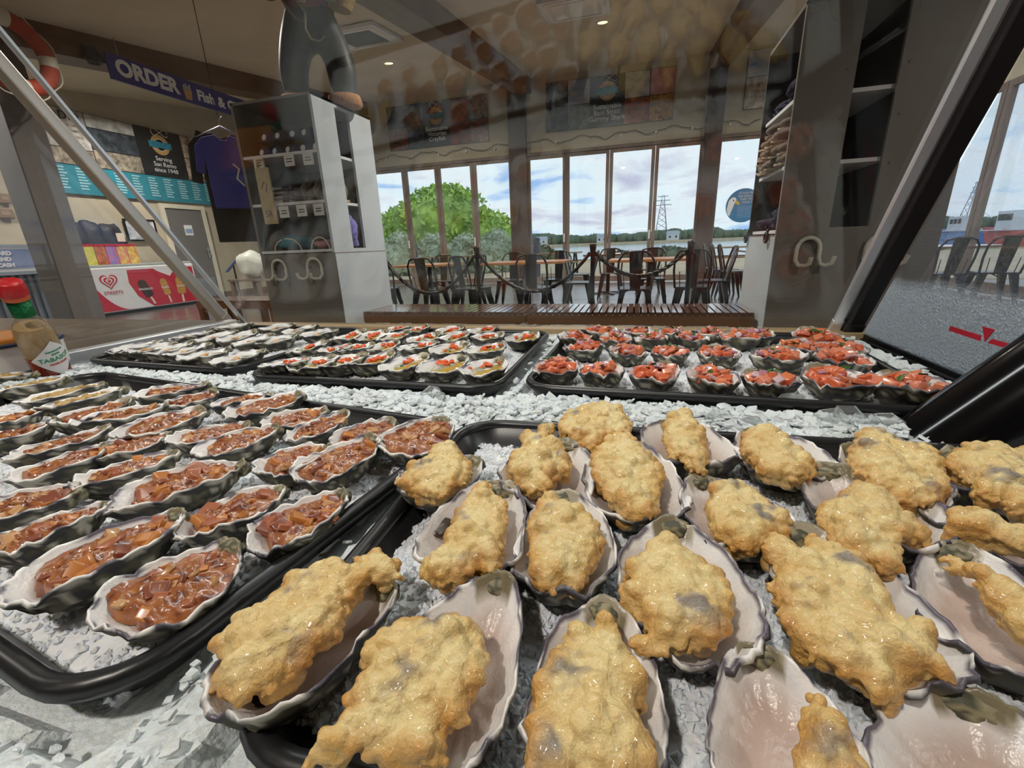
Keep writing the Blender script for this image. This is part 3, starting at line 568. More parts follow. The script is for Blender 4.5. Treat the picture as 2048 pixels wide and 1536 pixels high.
me = lump(.55, .45, .5, 31); me.materials.append(mat('white_bag_plastic', 'd8dad0', .4, var=.15, vscale=5)); t = thing('white_sack', 'white sack on the small side table left of the cabinet', 'bag', (-7.0, q.y, .56)); obj('sack', me, t); MB().tube([(.05 * math.cos(k), .05 * math.sin(k), .47) for k in range(7)], .015, 6, True).build('tie', M_cream, t)

# ------------------------------------------------------------------ tall display cabinets
M_cab = mat('grey_laminate', '77706a', .45, var=.06, vscale=2); M_cabw = mat('pale_laminate', 'b9bfc6', .4, var=.05, vscale=2); M_in = mat('dark_cabinet_interior', '2e2826', .7, var=.2, vscale=4)
M_hook = mat('cream_painted_pipe', 'd5d0c2', .4, var=.2, vscale=25)
def cabinet(label, x0, x1, y0, y1, top, open_side, front_open, slot, msides):
    """open shelving tower; slot = the narrow tall opening in the closed face"""
    t = thing('display_cabinet', label, 'cabinet', (x0, y0, 0)); w, d = x1 - x0, y1 - y0; th = .025; zs = (.99, 1.375, 1.745)
    MB().box(0, w, 0, d, .0, .97).build('base_unit', msides[0], t, .003)
    if front_open == 'y':                                  # shelves open towards -y, closed face at +x with a slot
        MB().box(0, th, 0, d, .97, top).build('side_panel', M_cab, t)
        MB().box(w - th, w, 0, d * .34, .97, top).build('side_panel', M_cabw, t); MB().box(w - th, w, d * .58, d, .97, top).build('side_panel', M_cabw, t)
        MB().box(w - th, w, d * .34, d * .58, top - .04, top).box(w - th, w, d * .34, d * .58, .97, 1.0).build('slot_rail', M_cabw, t)
        MB().box(th, w - th, d - th, d, .97, top).build('back_panel', M_in, t)
        MB().box(w, w + .004, 0, d, 0, .96).build('lower_panel', M_cabw, t)
    else:                                                  # shelves open towards -x, closed face at -y with a slot
        MB().box(0, .33 * 0 + slot[0], 0, th, .97, top).build('front_panel', M_cab, t); MB().box(slot[1], w, 0, th, .97, top).build('front_panel', M_cab, t)
        MB().box(slot[0], slot[1], 0, th, .97, 1.0).box(slot[0], slot[1], 0, th, top - .04, top).build('slot_rail', M_cab, t)
        MB().box(0, w, d - th, d, .97, top).build('back_panel', M_in, t); MB().box(w - th, w, th, d - th, .97, top).build('side_panel', M_in, t)
        MB().box(slot[1] + .03, slot[1] + .05, th, d - th, .97, top).build('divider', M_in, t)
        MB().box(-.004, 0, 0, d, 0, .96).build('lower_panel', M_cabw, t)
        for z in (1.1, 1.35, 1.6, 1.85, 2.1):
            for xx in (.06, slot[0] - .04, slot[1] + .04, w - .05): MB().lathe([(.006, 0), (.006, .004), (.001, .006)], 8, Matrix.Translation((xx, 0, z)) @ Matrix.Rotation(PI / 2, 4, 'X')).build('screw_head', M_steel, t)
    MB().box(0, w, 0, d, top - .02, top).build('top_panel', M_cab, t)
    for z in zs: MB().box(th, w - th, .002 if front_open == 'y' else th, d - th, z - .011, z + .011).build('shelf', M_white, t)
    return t
CLX0, CLX1, CY0, CY1, CT = -3.25, -2.47, 3.3, 4.1, 2.15
cabinet('tall grey display cabinet with caps and clothing on the left', CLX0, CLX1, CY0, CY1, CT, 0, 'y', None, (M_cab,))
CRX0, CRX1, CRT = .845, 1.72, 2.21
cabinet('tall grey display cabinet with slippers on the right', CRX0, CRX1, CY0, 4.08, CRT, 0, 'x', (.29, .5), (M_cab,))
def hook(label, px, py, w, h, Y, flip):
    q = ony(px, py, Y); t = thing('pipe_hook', label, 'hook', (q.x, Y - .02, q.z), group='bent pipe hooks on the cabinets')
    pts = [(-w * .5, -.05, -h * .25), (-w * .5, -.04, -h * .42), (-w * .42, -.02, -h * .5), (-w * .2 - .1 * w, 0, -h * .5), (-w * .25 - .1 * w, 0, -h * .45)]
    pts = [(-.14 * w, -.06, -.2 * h), (-.14 * w, -.05, -.42 * h), (-.24 * w, -.035, -.5 * h), (-.4 * w, -.02, -.48 * h), (-.48 * w, 0, -.3 * h)] + \
          [(-.16 * w - .32 * w * math.cos(k * PI / 8), 0, .1 * h + .4 * h * math.sin(k * PI / 8)) for k in range(9)] + \
          [(.16 * w, -.005, -.25 * h), (.2 * w, -.02, -.45 * h), (.32 * w, -.035, -.5 * h), (.46 * w, -.05, -.42 * h), (.5 * w, -.06, -.18 * h)]
    if flip: pts = [(-x, y, z) for x, y, z in pts]
    MB().tube(pts, .0125, 10).build('bent_pipe', M_hook, t)
    for sx in (-.42, .1): MB().lathe([(.012, 0), (.012, .02)], 8, Matrix.Translation((sx * w * (-1 if flip else 1), .02, .05 * h)) @ Matrix.Rotation(PI / 2, 4, 'X')).build('fixing_screw', M_steel, t)
hook('cream bent pipe hook on the right cabinet, left of the chrome rail', 1625, 503, .2, .17, CY0, False)
hook('cream bent pipe hook on the right cabinet, half hidden by the chrome rail', 1765, 500, .2, .17, CY0, False)
hook('cream bent pipe hook on the left cabinet, nearer its pale corner', 626, 537, .22, .17, CY0, True)
hook('cream bent pipe hook on the left cabinet, nearer the hanging shirts', 556, 540, .22, .17, CY0, True)
# contents of the left cabinet
M_cap = mat('navy_cap_cloth', '3d4463', .8, var=.2, vscale=20); 
def cap_mesh():
    mb = MB().lathe([(.085, 0), (.088, .03), (.08, .065), (.055, .09), (.002, .1)], 16)
    me = mb.mesh('cap_crown', M_cap); br = MB().prism([(-.08, -.03), (-.07, -.1), (-.03, -.15), (.03, -.15), (.07, -.1), (.08, -.03)], 0, .006).mesh('cap_peak', M_cap)
    bd = MB().prism(parc(0, 0, .022, .024, 0, 2 * PI, 14)[:-1], 0, .004, Matrix.Translation((0, -.083, .045)) @ Matrix.Rotation(PI / 2 - .25, 4, 'X')).mesh('cap_badge', M_letw)
    return me, br, bd
cm = cap_mesh()
ci = 0
for row, (z, nx) in enumerate(((1.757, 5), (1.867, 4))):
    for k in range(nx):
        ci += 1; t = thing('cap', 'navy badged cap, %s from the left in the %s cap row' % (ordn[k], ('lower', 'upper')[row]), 'cap', (-3.12 + k * .135 + row * .05, 3.5, z), (.0, 0, rnd.uniform(-.15, .15)), 'caps in the left cabinet')
        for nm, me in zip(('crown', 'peak', 'badge'), cm): obj(nm, me, t)
M_sock = (mat('grey_folded_cloth', '8f8a92', .85, var=.2, vscale=14), mat('mauve_folded_cloth', '7d7684', .85, var=.2, vscale=14))
for k in range(4):
    t = thing('folded_shirt', 'grey folded shirt, %s from the bottom of the stack in the left cabinet' % ordn[k], 'shirt', (-3.03, 3.52, 1.386 + k * .035), (0, 0, rnd.uniform(-.1, .1)), 'folded shirts in the left cabinet')
    MB().box(-.14, .14, -.13, .13, .002, .034).build('folded_body', M_sock[k % 2], t, .014); MB().box(-.05, .05, -.134, -.126, .01, .03).build('collar', M_cream, t, .003)
M_card = mat('white_price_card', 'd6d6d2', .5, var=.05)
for k, (px, py) in enumerate(((517, 328), (578, 320), (616, 317), (568, 424), (603, 421), (637, 419))):
    q = ony(px, py, CY0 - .012); t = thing('price_card', 'white price card hanging on the %s shelf edge, %s from the left' % (('middle', 'middle', 'middle', 'lower', 'lower', 'lower')[k], ordn[k % 3]), 'card', (q.x, CY0 - .012, q.z), group='price cards in the left cabinet')
    MB().box(-.048, .048, 0, .006, -.045, .045).build('card', M_card, t); 
    for j in range(2): MB().box(-.03 + j * .005, .03, -.001, .0, -.015 + j * .02, -.008 + j * .02).build('print_line', M_dark, t)
M_tote = mat('cream_calico', 'c2b08a', .85, var=.15, vscale=12)
q = ony(533, 330, 3.34); t = thing('tote_bag', 'cream calico tote bag hanging in front of the left cabinet shelves', 'bag', (q.x, CY0 - .03, 1.22)); MB().box(-.07, .07, 0, .015, 0, .44).build('bag_body', M_tote, t, .006); MB().tube([(-.04, .007, .44), (-.035, .007, .5), (.035, .007, .5), (.04, .007, .44)], .006, 5).build('bag_handle', M_tote, t)
text('SR', .07, M_frame, t, frameM((0, -.002, .08), (1, 0, 0), (0, 0, 1)), ext=.0005); MB().tube([(-.03, -.002, .28), (0, -.002, .33), (.03, -.002, .31), (.01, -.002, .25)], .003, 4).build('seahorse_print', M_frame, t)
M_fluff = mat('brown_fleece', '6d5d52', .9, var=.4, vscale=30, bump=.5, bscale=60)
for k in range(3):
    me = lump(.12, .22, .2, 50 + k); me.materials.append(M_fluff); t = thing('fleece_slipper', 'brown fleece boot, %s from the left on the middle shelf of the left cabinet' % ordn[k], 'footwear', (-2.8 + k * .13, 3.55, 1.386), group='fleece boots in the left cabinet'); obj('boot_upper', me, t); MB().box(-.05, .05, -.1, .1, 0, .02).build('sole', M_tote, t, .006)
for k, (x, m_, lab, w) in enumerate(((-3.0, mat('teal_towel', '3f7f92', .9, var=.25, vscale=20), 'teal towel bundle on the bottom shelf of the left cabinet', .34), (-2.66, mat('pink_towel', 'b98a90', .9, var=.2, vscale=20), 'pink towel on the bottom shelf of the left cabinet', .22))):
    me = lump(w, .3, .13 - k * .05, 60 + k); me.materials.append(m_); t = thing('towel_bundle', lab, 'towel', (x, 3.5, 1.001), group='towels in the left cabinet'); obj('cloth', me, t); MB().tube([(w * .42 * math.cos(j * PI / 8 + PI), -.13, .1 * math.sin(j * PI / 8)) for j in range(9)], .006, 5).build('hem', M_cream, t)
me = lump(.2, .16, .3, 65); me.materials.append(mat('violet_knit', '5a4fae', .9, col2='8a86c8', vscale=45)); t = thing('violet_scarf', 'violet knitted scarf showing through the slot of the left cabinet', 'scarf', (-2.62, 3.72, 1.001)); obj('knit', me, t); MB().tube([(0.05, 0, .28), (.08, -.02, .15), (.09, 0, .02)], .02, 6).build('fringe', MATS['violet_knit'], t)
# contents of the right cabinet: slippers on the middle shelf, dark knitwear
M_wool = mat('cream_wool_lining', 'c7b8a4', .95, var=.25, vscale=40, bump=.4, bscale=90); M_sued = mat('grey_brown_suede', '7c6f66', .9, var=.2, vscale=15)
k = 0
def slipper_mesh():
    bm = bmesh.new(); bmesh.ops.create_uvsphere(bm, u_segments=14, v_segments=8, radius=1)
    for v in bm.verts:
        c = v.co; tz = .045 + .02 * (c.x > 0) ; v.co = Vector((c.x * .125, c.y * (.048 + .008 * c.x), c.z * .042 + .042)); v.co.z = max(v.co.z, .004)
    me = bpy.data.meshes.new('slipper'); bm.to_mesh(me); bm.free(); me.materials.append(M_sued)
    for p_ in me.polygons: p_.use_smooth = True
    return me
sm_ = slipper_mesh(); ss_ = MB().prism(parc(0, 0, .13, .052, 0, 2 * PI, 18)[:-1], 0, .012).mesh('slipper_sole', M_wool); sl_ = MB().lathe([(.03, .0), (.042, .012), (.046, .02), (.034, .022), (.02, .008)], 14).mesh('slipper_lining', M_wool)
for row in range(4):
    for c in range(6 - row):
        k += 1; y = 3.37 + c * .115 + row * .055
        t = thing('slipper', 'grey fleece-lined slipper, %s from the front in the %s layer of the right cabinet pile' % (ordn[c], ('bottom', 'second', 'third', 'top')[row]), 'slipper', (.93 + rnd.uniform(-.02, .03), y, 1.387 + row * .072), (rnd.uniform(-.15, .15), rnd.uniform(-.12, .12), PI + rnd.uniform(-.2, .2)), 'slippers in the right cabinet')
        obj('upper', sm_, t); obj('sole', ss_, t); obj('lining', sl_, t, (-.045, 0, .07), None, (1.3, 1, 1))
M_knit = mat('dark_violet_knit', '34304a', .95, var=.5, vscale=40, bump=.6, bscale=80)
for k, (y, z, w, h, lab) in enumerate(((3.5, 1.756, .3, .16, 'dark knitted throw at the front of the top shelf of the right cabinet'), (3.85, 1.756, .3, .1, 'dark knitted throw at the back of the top shelf of the right cabinet'), (3.5, 1.001, .3, .17, 'dark knitted throw at the front of the bottom shelf of the right cabinet'), (3.85, 1.001, .3, .1, 'dark knitted throw at the back of the bottom shelf of the right cabinet'))):
    me = lump(.3, w, h, 70 + k, amp=.4); me.materials.append(M_knit); t = thing('knitted_throw', lab, 'throw', (1.02, y, z), group='knitwear in the right cabinet'); obj('knit', me, t)
    MB().tube([(-.13, -.1 + .04 * j, .02 + .015 * (j % 2)) for j in range(6)], .008, 5).build('fringe', M_knit, t)
for k, (y, lab) in enumerate(((3.45, 'black rope ring hanging at the front of the right cabinet ledge'), (4.05, 'black rope ring hanging at the back of the right cabinet ledge'))):
    t = thing('rope_ring', lab, 'rope', (.825, y, .955), (0, PI / 2, 0), 'black rope rings'); MB().tube([(.03 * math.cos(a_), .03 * math.sin(a_), 0) for a_ in [j * PI / 8 for j in range(16)]], .01, 6, True).build('ring', M_black, t); MB().tube([(-.03, 0, 0), (-.05, .0, .01), (-.055, .02, .02)], .009, 6).build('rope_end', M_black, t)
# shirts on a hanger left of the left cabinet
t = thing('hanging_shirts', 'black shirt layered with a blue T-shirt hanging left of the cabinet', 'shirt', (-3.62, 3.52, 2.02), (0, 0, .8))
def garment(sc, m_, nm, dz, dy, sl=.3, ln=.92):
    out = [(-.07, 0), (-.2, -.03), (-.27, -.1), (-.3, -.1 - sl), (-.22, -.12 - sl), (-.2, -.2), (-.2, -ln), (.2, -ln), (.2, -.2), (.22, -.12 - sl), (.3, -.1 - sl), (.27, -.1), (.2, -.03), (.07, 0), (.03, -.04), (-.03, -.04)]
    mb = MB(); mb.prism([(x * sc, y) for x, y in out], -.03, .03, Matrix.Translation((0, dy, dz)) @ Matrix.Rotation(PI / 2, 4, 'X')); return mb.build(nm, m_, t, .02)
M_tee = mat('royal_blue_cotton', '3a3f9c', .85, var=.15, vscale=7); M_blk = mat('black_cotton', '1d1a1e', .9, var=.3, vscale=7)
garment(1.0, M_blk, 'black_shirt', 0, .04); garment(.82, M_tee, 'blue_shirt', -.03, -.035, .2, .6)
MB().tube([(.04, -.07, -.26), (.08, -.07, -.3), (.05, -.07, -.38), (.1, -.07, -.44)], .008, 5).build('gull_print', M_cream, t)
MB().tube([(-.2, 0, -.05), (0, 0, .05), (.2, 0, -.05)], .008, 6).tube([(0, 0, .05), (0, 0, .1), (.03, 0, .13), (.05, 0, .1)], .005, 6).build('hanger', M_steel, t)
MB().tube([(0, 0, .12), (0, 0, ceil_z(3.5) - 2.02)], .003, 4).build('hanging_cord', M_black, t)

# ------------------------------------------------------------------ fisherman figure standing on the left cabinet
FIG = thing('fisherman_figure', 'fisherman dummy in dark waders standing on top of the left cabinet', 'statue', (-2.66, 3.7, CT), (0, 0, .35)); FIG.scale = (.98, .9, .8)
def skin(name, verts, edges, radii, m_, parent, root=0, sub=2):
    me = bpy.data.meshes.new(name); me.from_pydata(verts, edges, []); o = bpy.data.objects.new(name, me); COL.objects.link(o)
    o.modifiers.new('skin', 'SKIN'); s_ = o.modifiers.new('sub', 'SUBSURF'); s_.levels = s_.render_levels = sub
    if not me.skin_vertices: bpy.context.view_layer.objects.active = o
    for i, r in enumerate(radii): me.skin_vertices[0].data[i].radius = (r, r)
    me.skin_vertices[0].data[root].use_root = True
    dg = bpy.context.evaluated_depsgraph_get(); m2 = bpy.data.meshes.new_from_object(o.evaluated_get(dg)); bpy.data.objects.remove(o)
    m2.materials.clear(); m2.materials.append(m_)
    for p_ in m2.polygons: p_.use_smooth = True
    return obj(name, m2, parent)
M_wad = mat('dark_navy_waders', '3b4048', .5, col2='33352c', vscale=5)
body = [(0, 0, .72), (0, 0, .9), (0, .0, 1.1), (0, 0, 1.28), (0, -.01, 1.38), (0, -.02, 1.52), (0, -.02, 1.6),
        (-.15, 0, .6), (-.2, -.02, .32), (-.2, -.02, .08), (-.2, -.12, .05), (.15, 0, .6), (.21, -.04, .32), (.2, -.03, .08), (.2, -.13, .05),
        (-.22, 0, 1.25), (-.3, -.04, .98), (-.2, -.24, .9), (-.14, -.3, .9), (.22, 0, 1.25), (.31, -.04, .98), (.2, -.24, .88), (.14, -.3, .88)]
ed = [(0, 1), (1, 2), (2, 3), (3, 4), (4, 5), (5, 6), (0, 7), (7, 8), (8, 9), (9, 10), (0, 11), (11, 12), (12, 13), (13, 14), (3, 15), (15, 16), (16, 17), (17, 18), (3, 19), (19, 20), (20, 21), (21, 22)]
rd = [.16, .17, .18, .15, .07, .1, .09, .14, .125, .11, .08, .14, .13, .115, .08, .085, .07, .055, .045, .085, .07, .055, .045]
skin('body', body, ed, rd, M_wad, FIG)
M_jack = mat('rust_red_jacket', '8a4a35', .8, var=.3, vscale=9)
MB().lathe([(.19, .82), (.215, .95), (.21, 1.15), (.17, 1.3), (.1, 1.37)], 20, Matrix.Scale(.85, 4, (0, 1, 0))).build('jacket', M_jack, FIG)
MB().box(-.03, .03, -.2, -.175, .85, 1.3).build('white_stripe', M_cream, FIG)
for sx in (-.2, .2): MB().lathe([(.135, .0), (.145, .03), (.13, .1), (.115, .1)], 20, Matrix.Translation((sx, -.03, 0))).build('ribbed_cuff', mat('tan_ribbed_knit', 'a8794f', .9, var=.35, vscale=60, stretch=(1, 1, .05)), FIG)
hd = skin('head', [(0, -.02, 1.42), (0, -.03, 1.5), (0, -.03, 1.6), (0, -.11, 1.54), (0, -.14, 1.53), (-.09, -.02, 1.54), (.09, -.02, 1.54)], [(0, 1), (1, 2), (1, 3), (3, 4), (1, 5), (1, 6)], [.06, .1, .09, .035, .015, .02, .02], mat('painted_face', 'b98064', .6, var=.1), FIG, 1)
MB().lathe([(.13, 1.6), (.16, 1.6), (.13, 1.62), (.11, 1.7), (.02, 1.73)], 18, Matrix.Translation((0, -.02, 0))).build('hat', M_sued, FIG)
me = lump(.17, .13, .16, 91); me.materials.append(M_cream); obj('beard', me, FIG, (0, -.08, 1.36))
for sx in (-.035, .035): MB().lathe([(.001, -.012), (.011, 0), (.001, .012)], 8, Matrix.Translation((sx, -.115, 1.56))).build('eye', M_black, FIG)
rp_ = mat('pale_hemp_rope', 'a79f88', .9, var=.3, vscale=60)
t = thing('rope_loops', 'pale hemp rope draped in loops over the fisherman dummy', 'rope', (-2.66, 3.7, CT), (0, 0, .35)); t.scale = (.98, .9, .8)
MB().tube([(-.24, -.2, 1.2), (-.17, -.22, .9), (-.06, -.21, .7), (.0, -.21, .68), (.02, -.22, .74), (-.03, -.22, .85), (-.12, -.22, 1.1)], .011, 7).build('rope', rp_, t)
MB().tube([(.02, -.21, .74), (.0, -.2, .62), (.03, -.19, .54), (.1, -.2, .52), (.15, -.21, .56)], .009, 7).build('rope', rp_, t)
t = thing('fish_basket', 'woven cane basket hung on the dummy’s arm'.replace('’', ''), 'basket', (-2.38, 3.7, CT + .66), (0, .2, .2)); t['label'] = 'woven tan cane basket hung on the arm of the dummy'
MB().lathe([(.09, 0), (.12, .1), (.13, .3), (.12, .3), (.11, .1), (.001, .02)], 18).build('basket_body', mat('woven_cane', 'a98a4c', .8, var=.5, vscale=50), t); MB().tube([(.12 * math.cos(k * PI / 8), 0, .3 + .12 * math.sin(k * PI / 8)) for k in range(9)], .01, 6).build('handle', MATS['woven_cane'], t)

# ------------------------------------------------------------------ slatted benches
M_bench = mat('red_brown_bench_timber', '6e4a38', .22, coat=1, var=.3, vscale=6, stretch=(4, .5, 4)); M_benchf = mat('brown_bench_frame', '7b4f30', .5, var=.25, vscale=6, stretch=(.5, 4, 4))
slat_me = MB().box(-.0195, .0195, 0, .5, 0, .022).mesh('slat', M_bench)
def bench(label, x0, x1, y0, d=.5, z=.45):
    t = thing('slatted_bench', label, 'bench', (x0, y0, 0), group='slatted benches'); L = x1 - x0; n = int(L / .052)
    for k in range(n): obj('slat', slat_me, t, (L * (k + .5) / n, 0, z - .022), None, (1, d / .5, 1))
    for yy in (.0, d - .035): MB().box(0, L, yy + .004, yy + .035, z - .1, z - .0225).build('apron_rail', M_benchf, t, .003)
    for xx in (0, L - .06): MB().box(xx, xx + .06, .035, d - .035, z - .09, z - .03).build('end_rail', M_benchf, t)
    for xx in (0.005, L * .33, L * .66, L - .075):
        for yy in (.01, d - .08): MB().box(xx, xx + .07, yy, yy + .07, 0, z - .1).build('leg', M_benchf, t, .004)
    return t
bench('slatted timber bench between the pale cabinet end and the second bench', -2.38, -.87, 3.44)
bench('slatted timber bench ending at the right cabinet', -.845, .82, 3.44)
bench('slatted dark timber bench left of the left cabinet', -5.4, -3.7, 4.3)
# stanchions and ropes
M_stn = mat('black_stanchion', '1b1b1f', .3, metal=.4, var=.15, vscale=12); stp = [(-2.75, 4.45, .97), (-1.6, 4.4, .975), (-.42, 4.4, .96), (.455, 4.4, .955)]
slab_ = ('behind the pale end of the left cabinet', 'behind the left bench', 'where the two benches meet on the right', 'nearest the right cabinet')
for (x, y, h), s in zip(stp, slab_):
    t = thing('stanchion', 'black rope stanchion ' + s, 'stanchion', (x, y, 0), group='rope stanchions')
    MB().lathe([(.16, 0), (.16, .015), (.1, .03), (.03, .045)], 20).build('foot', M_stn, t); MB().lathe([(.022, .04), (.022, h - .09)], 14).build('pole', M_stn, t)
    MB().lathe([(.024, h - .1), (.033, h - .02), (.034, h - .008), (.012, h)], 14).build('cap', M_stn, t); MB().lathe([(.036, h - .12), (.036, h - .1)], 14).build('rope_ring', M_stn, t)
def barrier(a, b, sag, s):
    a = Vector((a[0] + .03, a[1], a[2] - .09)); b = Vector((b[0] - .03, b[1], b[2] - .09)); t = thing('barrier_rope', 'black barrier rope sagging ' + s, 'rope', a, group='barrier ropes'); L = b - a
    n = 26; c = [L * (k / n) - Vector((0, 0, 4 * sag * (k / n) * (1 - k / n))) for k in range(n + 1)]
    for ph in (0, 2.1, 4.2):
        MB().tube([p + Vector((0, math.cos(ph + i * 1.3) * .011, math.sin(ph + i * 1.3) * .011)) for i, p in enumerate(c)], .012, 6).build('rope_strand', M_black, t)
    for p, q in ((c[0], c[1]), (c[-1], c[-2])): MB().tube([p, p + (q - p) * .7], .016, 8).build('hook_end', M_stn, t)
barrier(stp[0], stp[1], .38, 'before the left table'); barrier(stp[1], stp[2], .36, 'before the middle table'); barrier(stp[2], stp[3], .22, 'before the right table')

# ------------------------------------------------------------------ cafe chairs and tables
M_chair = mat('gunmetal_chair_steel', '2b2a2d', .3, metal=.6, var=.2, vscale=8)
M_seat = mat('timber_seat', '6d5240', .35, var=.25, vscale=9)
def make_chair():
    t = thing('cafe_chair', 'x', 'chair', group='metal cafe chairs')
    MB().box(-.18, .18, -.18, .18, .43, .45).build('seat', M_chair, t, .008)
    for i, j in ((-1, -1), (1, -1), (1, 1), (-1, 1)):
        a = [(i * .17, j * .17, .43), (i * .1, j * .17, .43), (i * .1, j * .1, .43), (i * .17, j * .1, .43)]; b = [(i * .225, j * .225, 0), (i * .2, j * .225, 0), (i * .2, j * .2, 0), (i * .225, j * .2, 0)]
        MB().hexa([Vector(p) for p in b] + [Vector(p) for p in a]).build('leg', M_chair, t)
    for s in (-1, 1):
        MB().tube([(s * .2, -.2, .2), (s * .15, -.19, .36), (s * .06, -.185, .41), (0, -.184, .42)], .008, 5).build('leg_brace', M_chair, t)
    arch = [(-.175, .16, .44), (-.19, .2, .62), (-.185, .235, .76), (-.14, .25, .835), (-.07, .255, .855), (.07, .255, .855), (.14, .25, .835), (.185, .235, .76), (.19, .2, .62), (.175, .16, .44)]
    MB().tube(arch, .0125, 8).build('back_frame', M_chair, t)
    MB().hexa([(-.055, .165, .44), (.055, .165, .44), (.055, .172, .44), (-.055, .172, .44), (-.075, .25, .85), (.075, .25, .85), (.075, .258, .85), (-.075, .258, .85)]).build('back_slat', M_chair, t)
    for s in (-1, 1): MB().tube([(s * .12, .165, .44), (s * .13, .2, .62)], .005, 5).build('back_rod', M_chair, t)
    return t
def make_table(label, x, y, w=.75, d=.75, m_=M_bench):
    t = thing('cafe_table', label, 'table', (x, y, 0), group='cafe tables')
    n = 5
    for k in range(n): MB().box(-w / 2, w / 2, -d / 2 + d * k / n, -d / 2 + d * (k + 1) / n - .003, .72, .75).build('top_plank', m_, t, .002)
    MB().lathe([(.035, .03), (.035, .69), (.12, .72)], 12).build('column', M_black, t)
    for k in range(4): MB().bar((0, 0, .03), (.3 * math.cos(k * PI / 2 + .4), .3 * math.sin(k * PI / 2 + .4), .012), .06, .022).build('foot', M_black, t)
    return t
M_top = mat('amber_table_timber', '9a6a45', .35, var=.25, vscale=7, stretch=(.5, 5, 5))
make_table('timber-topped cafe table nearest the left cabinet', -3.05, 6.25, .8, .8, M_top)
make_table('timber-topped cafe table in the middle behind the two left ropes', -1.5, 6.2, 1.15, .75, M_top)
make_table('timber-topped cafe table behind the rope nearest the right cabinet', .15, 6.0, 1.0, .7, M_top)
make_table('dark cafe table far back at the pylon window', -.55, 8.9, .9, .7, M_bench)
make_table('dark cafe table beside the row of three chairs on the right', 2.1, 8.4, .9, 1.1, M_bench)
make_table('dark cafe table seen through the end glass', 3.85, 7.4, 1.1, .8, M_bench)
proto = make_chair()
F_, B_, L_, R_ = 0, PI, -PI / 2, PI / 2      # which way the chair's back points: +y, -y, +x, -x
chairs = [(-2.72, 5.55, B_, 'dark metal chair with its back to the counter at the left table'), (-3.2, 6.9, F_, 'dark metal chair on the far side of the left table'), (-2.42, 6.2, L_, 'dark metal chair at the right side of the left table'),
          (-3.55, 5.75, B_ + .3, 'dark metal chair at the near left corner of the left table, beside the pale cabinet'),
          (-1.25, 5.57, B_, 'dark metal chair with its back to the counter at the middle table'), (-1.95, 6.85, F_, 'dark metal chair on the far left side of the middle table'), (-1.2, 6.85, F_, 'dark metal chair on the far right side of the middle table'), (-2.12, 5.6, R_ - .3, 'dark metal chair at the left end of the middle table'), (-.78, 6.25, L_, 'dark metal chair at the right end of the middle table'),
          (-.02, 5.35, B_, 'dark metal chair with its back to the counter at the right table'), (.62, 5.5, B_ - .2, 'dark metal chair close to the stanchion nearest the right cabinet'), (.92, 6.25, L_, 'dark metal chair at the right end of the right table'), (.2, 6.7, F_, 'dark metal chair on the far side of the right table'),
          (-1.0, 7.9, R_, 'dark metal chair side-on left of the third stanchion'), (-.45, 8.15, B_, 'dark metal chair far back with its back to the counter at the pylon window'), (.2, 8.9, L_, 'dark metal chair at the right end of the far table'),
          (1.4, 8.9, R_, 'farthest chair in the row of three on the right'), (1.45, 8.4, R_, 'middle chair in the row of three on the right'), (1.5, 7.95, R_, 'nearest chair in the row of three on the right'),
          (3.6, 6.75, B_, 'dark metal chair seen through the end glass, nearer the chrome rail'), (4.15, 6.8, B_ - .2, 'dark metal chair seen through the end glass, farther from the chrome rail')]
for i, (x, y, rz, lab) in enumerate(chairs):
    if i == 0: proto.location = (x, y, 0); proto.rotation_euler = (0, 0, rz); proto['label'] = lab
    else: copy_tree(proto, (x, y, 0), rz, lab)
# ------------------------------------------------------------------ refrigerated oyster counter
WX0, WX1, WYF = -1.17, .42, 1.05; ZT = .77
M_oak = mat('pale_oak_trim', 'b39a74', .45, var=.25, vscale=8, stretch=(.3, 4, 4)); M_brn = mat('brown_laminate_top', '6f6152', .35, var=.12, vscale=4)
CT_ = thing('oyster_counter', 'chilled oyster display counter with oak trim and ice well', 'counter', (0, .5, 0))
def cpart(nm, m_, *boxes, bevel=0):
    mb = MB()
    for b in boxes: mb.box(b[0], b[1], b[2] - .5, b[3] - .5, b[4], b[5])
    return mb.build(nm, m_, CT_, bevel)
cpart('counter_body', M_brn, (-2.6, 1.3, -.2, WYF + .05, 0, .70))
cpart('far_trim', M_oak, (WX0, WX1 + .04, WYF - .005, WYF + .045, .70, ZT + .002), bevel=.003)
cpart('left_top', M_brn, (-2.6, WX0 - .03, -.2, WYF + .05, .70, .775), bevel=.003)
cpart('steel_lip', mat('bright_steel_lip', 'e2e4e8', .3, metal=.7, var=.05), (WX0 - .03, WX0, -.2, WYF, .70, .787), bevel=.003)
cpart('right_top', M_black, (WX1 + .03, 1.3, -.2, WYF + .05, .70, .76), bevel=.003)
EL = math.radians(58); PD = Vector((0, -math.cos(EL), math.sin(EL))); PN = Vector((0, math.sin(EL), math.cos(EL)))
def along(x, t, off=0): return Vector((x, WYF + .02, ZT)) + PD * t + PN * off
GL = glass_mat('display_glass', (.95, .97, .96), .008, .04)
t = thing('front_glass', 'large sloping front glass of the oyster counter with smears', 'glass', (0, WYF + .02, ZT)); O0 = Vector((0, WYF + .02, ZT))
MB().hexa([along(WX0, 0) - O0, along(WX1, 0) - O0, along(WX1, 0, .008) - O0, along(WX0, 0, .008) - O0, along(WX0, .85) - O0, along(WX1, .85) - O0, along(WX1, .85, .008) - O0, along(WX0, .85, .008) - O0]).build('pane', GL, t)
for x in (WX0, WX1): MB().bar(along(x, 0, .004) - O0, along(x, .85, .004) - O0, .006, .014, (1, 0, 0)).build('polished_edge', mat('chrome_edge', 'f0f3fa', .25, metal=.7, var=.03), t)
